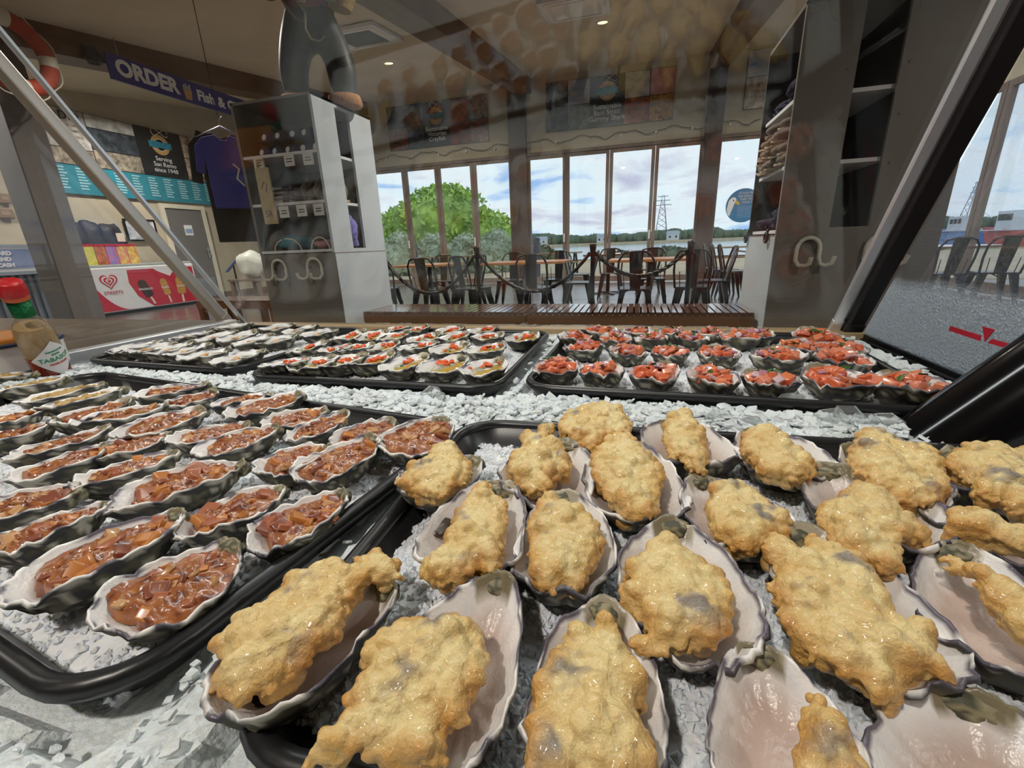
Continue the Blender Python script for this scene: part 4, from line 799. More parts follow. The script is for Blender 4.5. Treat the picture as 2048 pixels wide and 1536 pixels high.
def rail(label, x, w, h, m_, t0=0, t1=.85, off=.0, nm='glass_rail'):
    r = thing(nm, label, 'rail', along(x, t0, off)); a = Vector((0, 0, 0)); MB().bar(a, along(x, t1, off) - along(x, t0, off), w, h, (1, 0, 0)).build('extrusion', m_, r, .003)
    for q in (.02, .97): MB().bar((along(x, t1, off) - along(x, t0, off)) * q - PD * .015, (along(x, t1, off) - along(x, t0, off)) * q + PD * .015, w * 1.1, h * 1.1, (1, 0, 0)).build('end_clamp', m_, r, .002)
    return r
rail('pale aluminium rail on the left edge of the sloping glass', -1.235, .026, .03, mat('satin_aluminium', 'c9c2b6', .3, metal=.8, var=.06))
rail('polished chrome rail on the right edge of the sloping glass', .409, .009, .02, mat('chrome_rail', 'f2f4fa', .3, metal=.7, var=.03))
rail('wide black rail beside the chrome rail on the right', .437, .034, .03, mat('black_rail_plastic', '201a1c', .4, var=.2))
# end glasses
def condens():
    m = glass_mat('misted_end_glass', (.9, .93, .95), .02, .05); n = m.node_tree.nodes; l = m.node_tree.links
    out = [x for x in n if x.type == 'OUTPUT_MATERIAL'][0]; prev = out.inputs[0].links[0].from_socket
    g = N(n, 'ShaderNodeNewGeometry'); s = N(n, 'ShaderNodeSeparateXYZ'); l.new(g.outputs['Position'], s.inputs[0])
    nz = N(n, 'ShaderNodeTexNoise', inp={'Scale': 9, 'Detail': 3}); l.new(g.outputs['Position'], nz.inputs['Vector'])
    ad = N(n, 'ShaderNodeMath', operation='MULTIPLY_ADD', inp={1: -.05}); l.new(nz.outputs['Fac'], ad.inputs[0]); l.new(s.outputs['Z'], ad.inputs[2])
    mr = N(n, 'ShaderNodeMapRange', inp={1: .865, 2: .835, 3: .06, 4: .93}); l.new(ad.outputs[0], mr.inputs[0])
    vo = N(n, 'ShaderNodeTexVoronoi', inp={'Scale': 260, 'Randomness': 1}); l.new(g.outputs['Position'], vo.inputs['Vector'])
    v2 = N(n, 'ShaderNodeTexNoise', inp={'Scale': 160, 'Detail': 3}); l.new(g.outputs['Position'], v2.inputs['Vector'])
    mu = N(n, 'ShaderNodeMath', operation='MULTIPLY'); l.new(vo.outputs['Distance'], mu.inputs[0]); l.new(v2.outputs['Fac'], mu.inputs[1])
    bp = N(n, 'ShaderNodeBump', inp={'Strength': 1.0, 'Distance': .012}); bp.invert = True; l.new(mu.outputs[0], bp.inputs['Height'])
    gg = N(n, 'ShaderNodeBsdfGlass', inp={'Roughness': .12, 'IOR': 1.2, 'Color': (.9, .93, .96, 1)}); l.new(bp.outputs[0], gg.inputs['Normal'])
    tl = N(n, 'ShaderNodeBsdfTranslucent', inp={'Color': (.82, .93, 1, 1)}); l.new(bp.outputs[0], tl.inputs['Normal'])
    m1 = N(n, 'ShaderNodeMixShader', inp={0: .42}); l.new(gg.outputs[0], m1.inputs[1]); l.new(tl.outputs[0], m1.inputs[2])
    m2 = N(n, 'ShaderNodeMixShader'); l.new(mr.outputs[0], m2.inputs[0]); l.new(prev, m2.inputs[1]); l.new(m1.outputs[0], m2.inputs[2]); l.new(m2.outputs[0], out.inputs[0])
    return m
def end_glass(x, label, m_, thk=.006):
    t = thing('end_glass', label, 'glass', (x, .5, .76)); top = along(0, .85)
    poly = [(WYF + .01, .765), (top.y, top.z), (-.15, top.z), (-.15, .765)]
    T = Matrix(((0, 0, 1, 0), (1, 0, 0, -.5), (0, 1, 0, -.76), (0, 0, 0, 1)))
    MB().prism(poly, 0, thk, T).build('pane', m_, t)
    MB().prism([(WYF + .01, .76), (-.15, .76), (-.15, .768), (WYF + .01, .768)], -.004, thk + .004, T).build('bottom_channel', M_black, t); return t
EG = end_glass(.459, 'end glass on the right, misted with condensation droplets', condens())
end_glass(-1.262, 'clear end glass left of the aluminium rail', glass_mat('clear_end_glass', (.95, .96, .96), 0, .04))
# red marker arrow stuck on the right end glass
XR = .458; M_mark = mat('red_marker_tape', 'b3122e', .5, var=.05)
t = thing('level_mark', 'red tape arrow and line stuck on the misted end glass', 'sticker', onx(1975, 670, XR)); Ot = onx(1975, 670, XR)
def tape(nm, px):
    pts = [onx(x, y, XR) - Ot for x, y in px]; n_ = len(pts); MB().add([p for p in pts] + [p + Vector((-.0012, 0, 0)) for p in pts], [tuple(range(n_)), tuple(range(2 * n_ - 1, n_ - 1, -1))] + [(i, (i + 1) % n_, n_ + (i + 1) % n_, n_ + i) for i in range(n_)]).build(nm, M_mark, t)
tape('tape_strip', [(1902, 652), (1963, 671), (1961, 682), (1899, 661)]); tape('arrow_head', [(1967, 653), (1991, 659), (1971, 683)]); tape('tape_strip', [(1986, 678), (2060, 698), (2060, 709), (1977, 686)])
# lamp along the top of the glass
M_tube = mat('cool_lamp_tube', (.93, 1.0, .97), emit=6)
tp = along(-.38, .86); t = thing('case_lamp', 'strip lamp along the top edge of the sloping glass', 'lamp', tp)
MB().box(-.74, .74, -.03, .03, .0, .03).build('housing', M_steel, t, .004); MB().tube([(-.7, 0, -.015), (.7, 0, -.015)], .012, 10).build('lamp_tube', M_tube, t)
ld = bpy.data.lights.new('case_lamp_light', 'AREA'); ld.shape = 'RECTANGLE'; ld.size = 1.4; ld.size_y = .05; ld.energy = 3.2; ld.color = (.95, 1.0, .97)
lo = bpy.data.objects.new('light_source', ld); COL.objects.link(lo); lo.parent = t; lo.location = (0, -.0, -.04)

# ------------------------------------------------------------------ trays
M_tray = mat('black_tray_plastic', '1f1f21', .34, var=.25, vscale=12, spec=.6)
def rrect(w, d, r, n=7):
    P = []
    for cx, cy, a0 in ((w / 2 - r, d / 2 - r, 0), (-w / 2 + r, d / 2 - r, PI / 2), (-w / 2 + r, -d / 2 + r, PI), (w / 2 - r, -d / 2 + r, 1.5 * PI)):
        P += [(cx + r * math.cos(a0 + PI / 2 * k / n), cy + r * math.sin(a0 + PI / 2 * k / n)) for k in range(n + 1)]
    return P
TRAYS = {}
ZB = .748
def tray(key, label, cx, cy, w, d, rot):
    TRAYS[key] = (cx, cy, w, d, rot); t = thing('serving_tray', label, 'tray', (cx, cy, ZB), (0, 0, rot), 'black serving trays')
    lay = [(.019, .003), (.011, .02), (.006, .024), (.004, .02), (.016, 0)]; V = []; R = .045
    loops = [rrect(w - 2 * i, d - 2 * i, max(.01, R - i)) for i, z in lay]; n = len(loops[0])
    for (i, z), lp in zip(lay, loops): V += [(x, y, z) for x, y in lp]
    Fs = [tuple(range(n)), tuple(range(5 * n - 1, 4 * n - 1, -1))]
    for k in range(4): Fs += [(k * n + i, k * n + (i + 1) % n, (k + 1) * n + (i + 1) % n, (k + 1) * n + i) for i in range(n)]
    MB().add(V, Fs, True).build('tray_body', M_tray, t)
    MB().tube([(x, y, .021) for x, y in rrect(w - .01, d - .01, R)], .0065, 8, True).build('rolled_rim', M_tray, t)
    return t
tray('B', 'black tray of battered oysters nearest the viewer', .088, .282, .545, .37, math.radians(2.5))
tray('K', 'black tray of bacon-topped oysters on the left', -.603, .316, .80, .365, math.radians(-8))
tray('S', 'black tray of tomato salsa oysters at the back right', .113, .803, .535, .445, math.radians(-1.5))
tray('M', 'black tray of chilli oil oysters at the back middle', -.424, .79, .47, .44, 0)
tray('N', 'black tray of natural oysters at the back left', -.915, .815, .44, .41, math.radians(-3))
def tray_local(key, x, y):
    cx, cy, w, d, r = TRAYS[key]; dx, dy = x - cx, y - cy; return dx * math.cos(r) + dy * math.sin(r), -dx * math.sin(r) + dy * math.cos(r)
def tray_dist(x, y):
    """distance outside the nearest tray footprint, negative inside"""
    best = 9
    for k, (cx, cy, w, d, r) in TRAYS.items():
        u, v = tray_local(k, x, y); du, dv = abs(u) - w / 2, abs(v) - d / 2
        best = min(best, max(du, dv) if du < 0 or dv < 0 else math.hypot(du, dv))
    return best
# ------------------------------------------------------------------ ice
def ice_mat(name, col, tr, rough, sss):
    m = mat(name, col, rough, trans=tr, sss=sss, ior=1.31, bump=.35, bscale=220, var=.06, vscale=40); return m
M_ice = ice_mat('packed_ice', 'dfe6e8', .0, .3, .25); M_flake = ice_mat('ice_flakes', 'e9eff1', .05, .2, .25); M_salt = ice_mat('crushed_ice_grains', 'eff1f5', .0, .3, .3)
nx, ny = 200, 140; x0, x1, y0, y1 = WX0 + .002, WX1 + .015, -.12, WYF - .006; V = []; Fs = []
for j in range(ny):
    for i in range(nx):
        x = x0 + (x1 - x0) * i / (nx - 1); y = y0 + (y1 - y0) * j / (ny - 1); d = tray_dist(x, y)
        h = .754 + .004 * noise.noise((x * 30, y * 30, 1)) + .004 * noise.noise((x * 80, y * 80, 4)) + .008 * min(1, max(0, d / .05))
        if d < .004: h = min(h, .742)
        V.append((x, y, h))
Fs = [(j * nx + i, j * nx + i + 1, (j + 1) * nx + i + 1, (j + 1) * nx + i) for j in range(ny - 1) for i in range(nx - 1)]
me = bpy.data.meshes.new('ice_bed'); me.from_pydata(V, [], Fs); me.materials.append(M_ice); o = obj('ice_bed', me); tag(o, 'bed of packed crushed ice filling the counter well', 'ice', kind='stuff')
def flake(mb, p, s, r, thick=.16):
    n = r.choice((4, 5, 5, 6)); a0 = r.uniform(0, 6.28); pts = [(s * r.uniform(.55, 1) * math.cos(a0 + 2 * PI * k / n), s * r.uniform(.45, 1) * math.sin(a0 + 2 * PI * k / n)) for k in range(n)]
    R = Matrix.Rotation(r.gauss(0, .3), 4, 'X') @ Matrix.Rotation(r.gauss(0, .3), 4, 'Y'); mb.prism(pts, -s * thick, s * thick, Matrix.Translation(p) @ R)
r_ = random.Random(11); mb = MB(); k = 0
while k < 9000:
    z_ = r_.random()
    x = r_.uniform(WX0 + .02, WX1 + .01); y = r_.uniform(.42, .62) if z_ < .62 else r_.uniform(-.05, .2) if z_ < .8 else r_.uniform(.2, 1.03)
    d = tray_dist(x, y)
    if d < .004: continue
    k += 1; s = r_.uniform(.004, .010) * (.55 if y < .25 else 1) * (1.3 if r_.random() < .12 else 1)
    flake(mb, (x, y, .7555 + .008 * min(1, d / .05) + r_.uniform(-.002, .005) + .004 * noise.noise((x * 30, y * 30, 1))), s, r_)
o = mb.build('ice_flakes', M_flake); tag(o, 'loose translucent ice flakes lying between the trays', 'ice', kind='stuff')
mb = MB()
for px, py, s in ((865, 790, .02), (880, 798, .016), (1575, 805, .016), (1655, 845, .022), (1690, 835, .024), (1730, 850, .022), (1765, 850, .02), (1500, 850, .018), (1440, 842, .02), (1075, 655, .024), (1050, 655, .022), (1180, 655, .02)):
    q = onz(px, py + 6, .762)
    n_ = 6; pts = [(s * rnd.uniform(.6, 1) * math.cos(2 * PI * k / n_), s * .8 * rnd.uniform(.6, 1) * math.sin(2 * PI * k / n_)) for k in range(n_)]
    mb.prism(pts, -.002, .002, Matrix.Translation((q.x, q.y, .768)) @ Matrix.Rotation(rnd.uniform(.5, 1.2), 4, 'X') @ Matrix.Rotation(rnd.uniform(-.5, .5), 4, 'Y'))
o = mb.build('ice_shards', mat('clear_ice', 'f0f4f5', .06, trans=.85, ior=1.31, var=.03)); tag(o, 'large clear ice shards standing up from the flakes', 'ice', kind='stuff')
def grains(key, label, n, s0, s1, margin):
    cx, cy, w, d, rot = TRAYS[key]; r = random.Random(key); mb = MB(); u0, v0 = w / 2 - .018, d / 2 - .018; g = 60
    def cover(u, v):
        e = min(u0 - abs(u), v0 - abs(v)); return e - margin * (.5 + 1.2 * noise.noise((u * 9, v * 9, len(key) + cx * 5)))
    def hz(u, v): return .004 + (.0098 if key == 'B' else .0075) * min(1, max(0, cover(u, v) / .03)) + .0016 * noise.noise((u * 90, v * 90, 2))
    V = []; Fs = []
    for j in range(g):
        for i in range(g):
            u, v = -u0 + 2 * u0 * i / (g - 1), -v0 + 2 * v0 * j / (g - 1); V.append((u, v, hz(u, v) if cover(u, v) > 0 else .0026))
    for j in range(g - 1):
        for i in range(g - 1):
            q = (j * g + i, j * g + i + 1, (j + 1) * g + i + 1, (j + 1) * g + i)
            if any(V[a][2] > .003 for a in q): Fs.append(q)
    mb.add(V, Fs, True)
    oc = [(1, 0, 0), (-1, 0, 0), (0, 1, 0), (0, -1, 0), (0, 0, 1), (0, 0, -1)]; of = [(0, 2, 4), (2, 1, 4), (1, 3, 4), (3, 0, 4), (2, 0, 5), (1, 2, 5), (3, 1, 5), (0, 3, 5)]; k = 0
    while k < n:
        u, v = r.uniform(-u0, u0), r.uniform(-v0, v0)
        if cover(u, v) < -.004: continue
        k += 1; s = r.uniform(s0, s1); R = Matrix.Rotation(r.uniform(0, 6), 3, 'Z') @ Matrix.Rotation(r.uniform(0, 6), 3, 'X')
        mb.add([R @ Vector((a * s * r.uniform(.6, 1.1), b * s * r.uniform(.6, 1.1), c * s * r.uniform(.6, 1.1))) + Vector((u, v, hz(u, v) + s * .12)) for a, b, c in oc], of)
    o = mb.build('crushed_ice', M_salt); o.location = (cx, cy, ZB); o.rotation_euler = (0, 0, rot); tag(o, label, 'ice', 'crushed ice in the trays', 'stuff')
grains('B', 'fine crushed ice spread under the battered oysters', 14000, .0016, .0038, .014); grains('K', 'fine crushed ice spread under the bacon-topped oysters', 11000, .0016, .0036, .003)
grains('S', 'fine crushed ice spread under the tomato salsa oysters', 3500, .002, .004, .02); grains('M', 'fine crushed ice spread under the chilli oil oysters', 3000, .002, .004, .02); grains('N', 'fine crushed ice spread under the natural oysters', 1500, .002, .004, .02)
# ------------------------------------------------------------------ oysters
ZO = .7595                                     # what the shells stand on
M_shell = attr_mat('oyster_shell', alpha_rough=True, bump=.25, bscale=500, spec=.5); M_batter = attr_mat('fried_batter', .36, sss=.35, bump=.7, bscale=700, coat=.35)
M_sauce = attr_mat('bacon_sauce', .22, sss=.0, bump=.25, bscale=600, coat=.6)
M_meat = mat('oyster_meat', 'b9b2a0', .25, col2='7d786c', vscale=60, sss=.2, coat=.3); M_oil = mat('amber_chilli_oil', 'b98a2a', .1, col2='a89a58', vscale=70, coat=.5)
M_chil = mat('red_chilli', 'cf3a22', .3, col2='e0702c', vscale=300, coat=.3); M_herb = mat('green_herb', '3f6a22', .45, col2='28451a', vscale=200); M_peach = mat('peach_garnish', 'd9a878', .5, var=.2, vscale=100)
M_tom = [mat('tomato_dice_%d' % i, c, .22, col2=c2, vscale=120, sss=.25, coat=.3) for i, (c, c2) in enumerate((('d4704a', 'c4583a'), ('dc8a60', 'cc6a46'), ('cc6650', 'de9c80')))]
M_onion = [mat('onion_dice_0', 'c9a0ae', .3, col2='8f4f78', vscale=140, sss=.2), mat('onion_dice_1', 'd8c2bd', .3, col2='b88fa5', vscale=140, sss=.2)]
M_bac = [mat('bacon_dice_%d' % i, c, .35, col2=c2, vscale=150, coat=.25) for i, (c, c2) in enumerate((('b8704c', '7c3f28'), ('cc8a44', '9a5220'), ('8f503a', '6a3420'), ('d0a676', 'a06a3c')))]
M_crumb = mat('golden_crumb', 'd9c08c', .7, col2='c9a055', vscale=160, bump=.6, bscale=500)
def setcol(me, cols):
    a = me.color_attributes.new('Col', 'FLOAT_COLOR', 'POINT'); a.data.foreach_set('color', np.asarray(cols, dtype=np.float32).ravel())
def nz3(x, y, z): return noise.noise((x, y, z))
class Shell:
    """cupped half shell; local x runs from hinge (-) to lip (+), z = 0 at its base"""
    def __init__(s, L, W, D, seed, frill, kind):
        s.L, s.W, s.D, s.seed, s.fr, s.kind = L, W, D, seed, frill, kind
        rr = random.Random(seed); s.curve = rr.uniform(-.06, .06); s.eg = rr.uniform(.12, .3); s.tip = rr.uniform(.0, .12)
    def rim(s, a):
        ca, sa = math.cos(a), math.sin(a); sd = s.seed * 3.7
        n1 = nz3(ca * 1.2 + sd, sa * 1.2, 1); n2 = nz3(ca * 4 + sd, sa * 4, 7); n3 = nz3(ca * 11 + sd, sa * 11, 3)
        lipw = .4 + .6 * max(0, ca * .5 + .5)
        n4 = nz3(ca * 26 + sd, sa * 26, 6); f = 1 + .1 * n1 + s.fr * (.05 * n2 + .035 * n3 + .02 * n4) * lipw
        sq = math.copysign(abs(ca) ** .9, ca)
        x = sq * s.L / 2 * f; y = sa * s.W / 2 * (1 + s.eg * ca) * f + s.curve * s.L * (ca * ca)
        z = s.D * (1 + .16 * nz3(ca * 1.5, sa * 1.5 + sd, 5) + s.fr * .13 * nz3(ca * 5 + sd, sa * 5, 2) * lipw + s.tip * max(0, -ca) ** 4 * 1.5)
        return x, y, z
    def inner(s, t, a):
        x, y, z = s.rim(a); b = .0075 if s.kind == 'B' else .005; w_ = max(0, t - .6) * 2.5; return x * t, y * t, b + (z - b) * t ** 2.9 + .0011 * w_ * s.fr * nz3(math.cos(a) * 14 + s.seed, math.sin(a) * 14, t * 3)
    def outer(s, t, a):
        x, y, z = s.rim(a); k = t * (1.0 + .02 * math.sin(t * 38 + 3 * nz3(math.cos(a) * 2, math.sin(a) * 2, s.seed)) * t) + (.02 + .035 * abs(nz3(math.cos(a) * 6, math.sin(a) * 6, s.seed))) * max(0, (t - .93) / .07)
        return x * k, y * k, max(0, (z - .0018) * t ** 4.2 + .0006 * math.sin(t * 50))
    def build(s, parent, ang, hi, tilt=(0, 0)):
        nA = 72 if hi == 2 else 44 if hi == 1 else 30; ti = [0, .2, .4, .55, .68, .79, .88, .94, .975, 1] if hi else [0, .35, .6, .8, .92, 1]
        to = [1, .985, .95, .9, .84, .77, .69, .6, .45, .25, 0] if hi else [1, .96, .85, .7, .5, 0]
        V = []; Cc = []; Fs = []; kind = s.kind; deep = {'B': (.52, .40, .345), 'K': (.74, .73, .70), 'M': (.72, .72, .66), 'N': (.66, .66, .63), 'S': (.70, .66, .60), 'C': (.72, .72, .68)}[kind]  # battered shells: beige-pink bowl colour also carries painted shade inside the cup
        for side, ts in ((0, ti), (1, to)):
            for t in ts:
                for k in range(nA):
                    a = 2 * PI * k / nA; ca, sa = math.cos(a), math.sin(a)
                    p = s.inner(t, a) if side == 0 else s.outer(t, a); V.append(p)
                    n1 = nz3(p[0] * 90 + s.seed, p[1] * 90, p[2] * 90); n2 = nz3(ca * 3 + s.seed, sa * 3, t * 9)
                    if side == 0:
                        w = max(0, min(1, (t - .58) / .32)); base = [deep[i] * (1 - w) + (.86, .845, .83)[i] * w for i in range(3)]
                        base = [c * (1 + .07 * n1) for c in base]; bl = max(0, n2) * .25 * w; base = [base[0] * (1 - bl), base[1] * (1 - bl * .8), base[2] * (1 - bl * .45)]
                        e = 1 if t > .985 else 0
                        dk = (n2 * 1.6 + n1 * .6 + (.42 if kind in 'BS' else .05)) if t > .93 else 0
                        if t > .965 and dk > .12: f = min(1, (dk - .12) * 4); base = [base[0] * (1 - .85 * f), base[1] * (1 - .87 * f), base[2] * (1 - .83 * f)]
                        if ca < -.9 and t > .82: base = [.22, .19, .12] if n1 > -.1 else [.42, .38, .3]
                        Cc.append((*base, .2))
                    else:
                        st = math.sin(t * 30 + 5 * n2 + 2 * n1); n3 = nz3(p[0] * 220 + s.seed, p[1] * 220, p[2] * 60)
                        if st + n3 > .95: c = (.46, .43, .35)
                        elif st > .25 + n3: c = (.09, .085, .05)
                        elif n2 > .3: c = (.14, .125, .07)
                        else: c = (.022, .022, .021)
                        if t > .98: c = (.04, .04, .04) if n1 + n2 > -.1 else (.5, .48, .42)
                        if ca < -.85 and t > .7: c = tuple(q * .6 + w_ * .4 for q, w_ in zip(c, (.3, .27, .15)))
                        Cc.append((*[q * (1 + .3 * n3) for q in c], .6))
        rows = len(ti) + len(to)
        ra = list(range(len(ti))); order = ra
        for j in range(rows - 1):
            for k in range(nA):
                k2 = (k + 1) % nA; Fs.append((j * nA + k, j * nA + k2, (j + 1) * nA + k2, (j + 1) * nA + k))
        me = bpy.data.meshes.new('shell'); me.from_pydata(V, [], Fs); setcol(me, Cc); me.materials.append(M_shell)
        me.polygons.foreach_set('use_smooth', [True] * len(Fs))
        o = obj('shell', me, parent, None, (tilt[0], tilt[1], ang))
        # hinge knob
        bm = bmesh.new(); bmesh.ops.create_icosphere(bm, subdivisions=2 if hi < 2 else 3, radius=1); hx, hy, hz_ = s.rim(PI)
        for v in bm.verts:
            c = v.co.copy(); q = 1 + .3 * nz3(c.x * 2 + s.seed, c.y * 2, c.z * 2); v.co = Vector((hx * .95 + c.x * .0065 * q * s.L / .09, hy + c.y * .0095 * q * s.W / .06, hz_ * .72 + c.z * .0062 * q))
        m2 = bpy.data.meshes.new('hinge'); bm.to_mesh(m2); bm.free()
        setcol(m2, [((.30, .27, .16, .6) if nz3(v.co.x * 300, v.co.y * 300, v.co.z * 500 + s.seed) > .05 else (.07, .07, .045, .6)) for v in m2.vertices]); m2.materials.append(M_shell); m2.polygons.foreach_set('use_smooth', [True] * len(m2.polygons))
        obj('hinge', m2, o); s.o = o; return o
    def world(s, p): # shell-local point to the oyster's own frame
        return s.o.rotation_euler.to_matrix() @ Vector(p)
    def floor_at(s, x, y):
        p = s.o.rotation_euler.to_matrix().inverted() @ Vector((x, y, 0)); best = min(((math.hypot(q[0] - p.x, q[1] - p.y), q[2]) for q in (s.inner(t / 20, a * PI / 36) for t in range(21) for a in range(72)))); return best[1]
    def mound(s, name, m_, tmax, height, bump, bs, colf, hi, rs=None):
        nA = 56 if hi == 2 else 40 if hi else 24; rs = rs or (14 if hi == 2 else 9 if hi else 5); V = []; Cc = []; Fs = []
        for j in range(rs + 1):
            q = j / rs
            for k in range(nA):
                a = 2 * PI * k / nA; t = q * tmax(a); x, y, zi = s.inner(t, a)
                z = max(zi + .0006, s.D * height + .004 * (1 - q * q)) ; z += bump * (nz3(x * bs + s.seed, y * bs, 1) + .6 * nz3(x * bs * 2.3, y * bs * 2.3, s.seed)) * (1 - q ** 6)
                if j == rs: z = zi + .0005
                V.append((x, y, max(z, zi + .0004))); Cc.append(colf(x, y, z))
        for j in range(rs):
            for k in range(nA): k2 = (k + 1) % nA; Fs.append((j * nA + k, (j + 1) * nA + k, (j + 1) * nA + k2, j * nA + k2))
        me = bpy.data.meshes.new(name); me.from_pydata(V, [], Fs); me.materials.append(m_); me.polygons.foreach_set('use_smooth', [True] * len(Fs))
        if colf(0, 0, 0) is not None: setcol(me, Cc)
        o = obj(name, me, None, None, None); o.parent = s.o.parent; o.rotation_euler = s.o.rotation_euler.copy(); return o
def dice_mesh(i, name, m_, kind):
    r = random.Random(i * 17 + 3); bm = bmesh.new(); bmesh.ops.create_cube(bm, size=2); bmesh.ops.bevel(bm, geom=bm.edges[:], offset=.5 if kind == 'soft' else .3, segments=2, affect='EDGES', profile=.6)
    for v in bm.verts: c = v.co; v.co = c * (1 + .22 * nz3(c.x + i * 5, c.y, c.z)) ; v.co.x += .25 * c.y * r.uniform(-1, 1); v.co.z *= .8
    me = bpy.data.meshes.new(name); bm.to_mesh(me); bm.free(); me.materials.append(m_); me.polygons.foreach_set('use_smooth', [True] * len(me.polygons)); return me
def leaf_mesh():
    V = [(-1, 0, 0), (-.5, .45, .15), (.2, .5, .25), (1, 0, .1), (.2, -.5, .2), (-.5, -.45, .1), (0, 0, -.05), (0, 0, -.12)]
    me = bpy.data.meshes.new('herb_leaf'); me.from_pydata(V, [], [(0, 1, 6), (1, 2, 6), (2, 3, 6), (3, 4, 6), (4, 5, 6), (5, 0, 6), (1, 0, 7), (2, 1, 7), (3, 2, 7), (4, 3, 7), (5, 4, 7), (0, 5, 7)]); me.materials.append(M_herb); return me
D_tom = [dice_mesh(i, 'tomato_dice', M_tom[i % 3], 'x') for i in range(6)]; D_on = [dice_mesh(20 + i, 'onion_dice', M_onion[i % 2], 'x') for i in range(4)]
D_bac = [dice_mesh(40 + i, 'bacon_dice', M_bac[i % 4], 'x') for i in range(8)]; D_herb = leaf_mesh(); D_chil = [dice_mesh(60 + i, 'chilli_piece', M_chil, 'soft') for i in range(2)]
D_crumb = [dice_mesh(70 + i, 'crumb', M_crumb, 'soft') for i in range(2)]; D_green = dice_mesh(80, 'herb_fleck', M_herb, 'soft')
def lumpy(name, m_, sx, sy, sz, seed, sub=2):
    bm = bmesh.new(); bmesh.ops.create_icosphere(bm, subdivisions=sub, radius=1)
    for v in bm.verts: c = v.co; k = 1 + .3 * nz3(c.x * 1.5 + seed, c.y * 1.5, c.z * 1.5); v.co = Vector((c.x * sx * k, c.y * sy * k, c.z * sz * k))
    me = bpy.data.meshes.new(name); bm.to_mesh(me); bm.free(); me.materials.append(m_); me.polygons.foreach_set('use_smooth', [True] * len(me.polygons)); return me
def put(name, me, parent, p, s, r, flat=1):
    return obj(name, me, parent, p, (r.uniform(-.6, .6), r.uniform(-.6, .6), r.uniform(0, 6.3)), (s * r.uniform(.8, 1.25), s * r.uniform(.7, 1.1), s * flat * r.uniform(.6, 1)))
def sauce_col(x, y, z):
    n = nz3(x * 130, y * 130, 3) + .6 * nz3(x * 330, y * 330, 8)
    a, b, c = (.20, .046, .016), (.36, .13, .036), (.10, .022, .01)
    w = max(0, min(1, .5 + n)); base = [a[i] * (1 - w) + b[i] * w for i in range(3)]
    if n < -.35: base = c
    return (*base, 1)
OY = 0
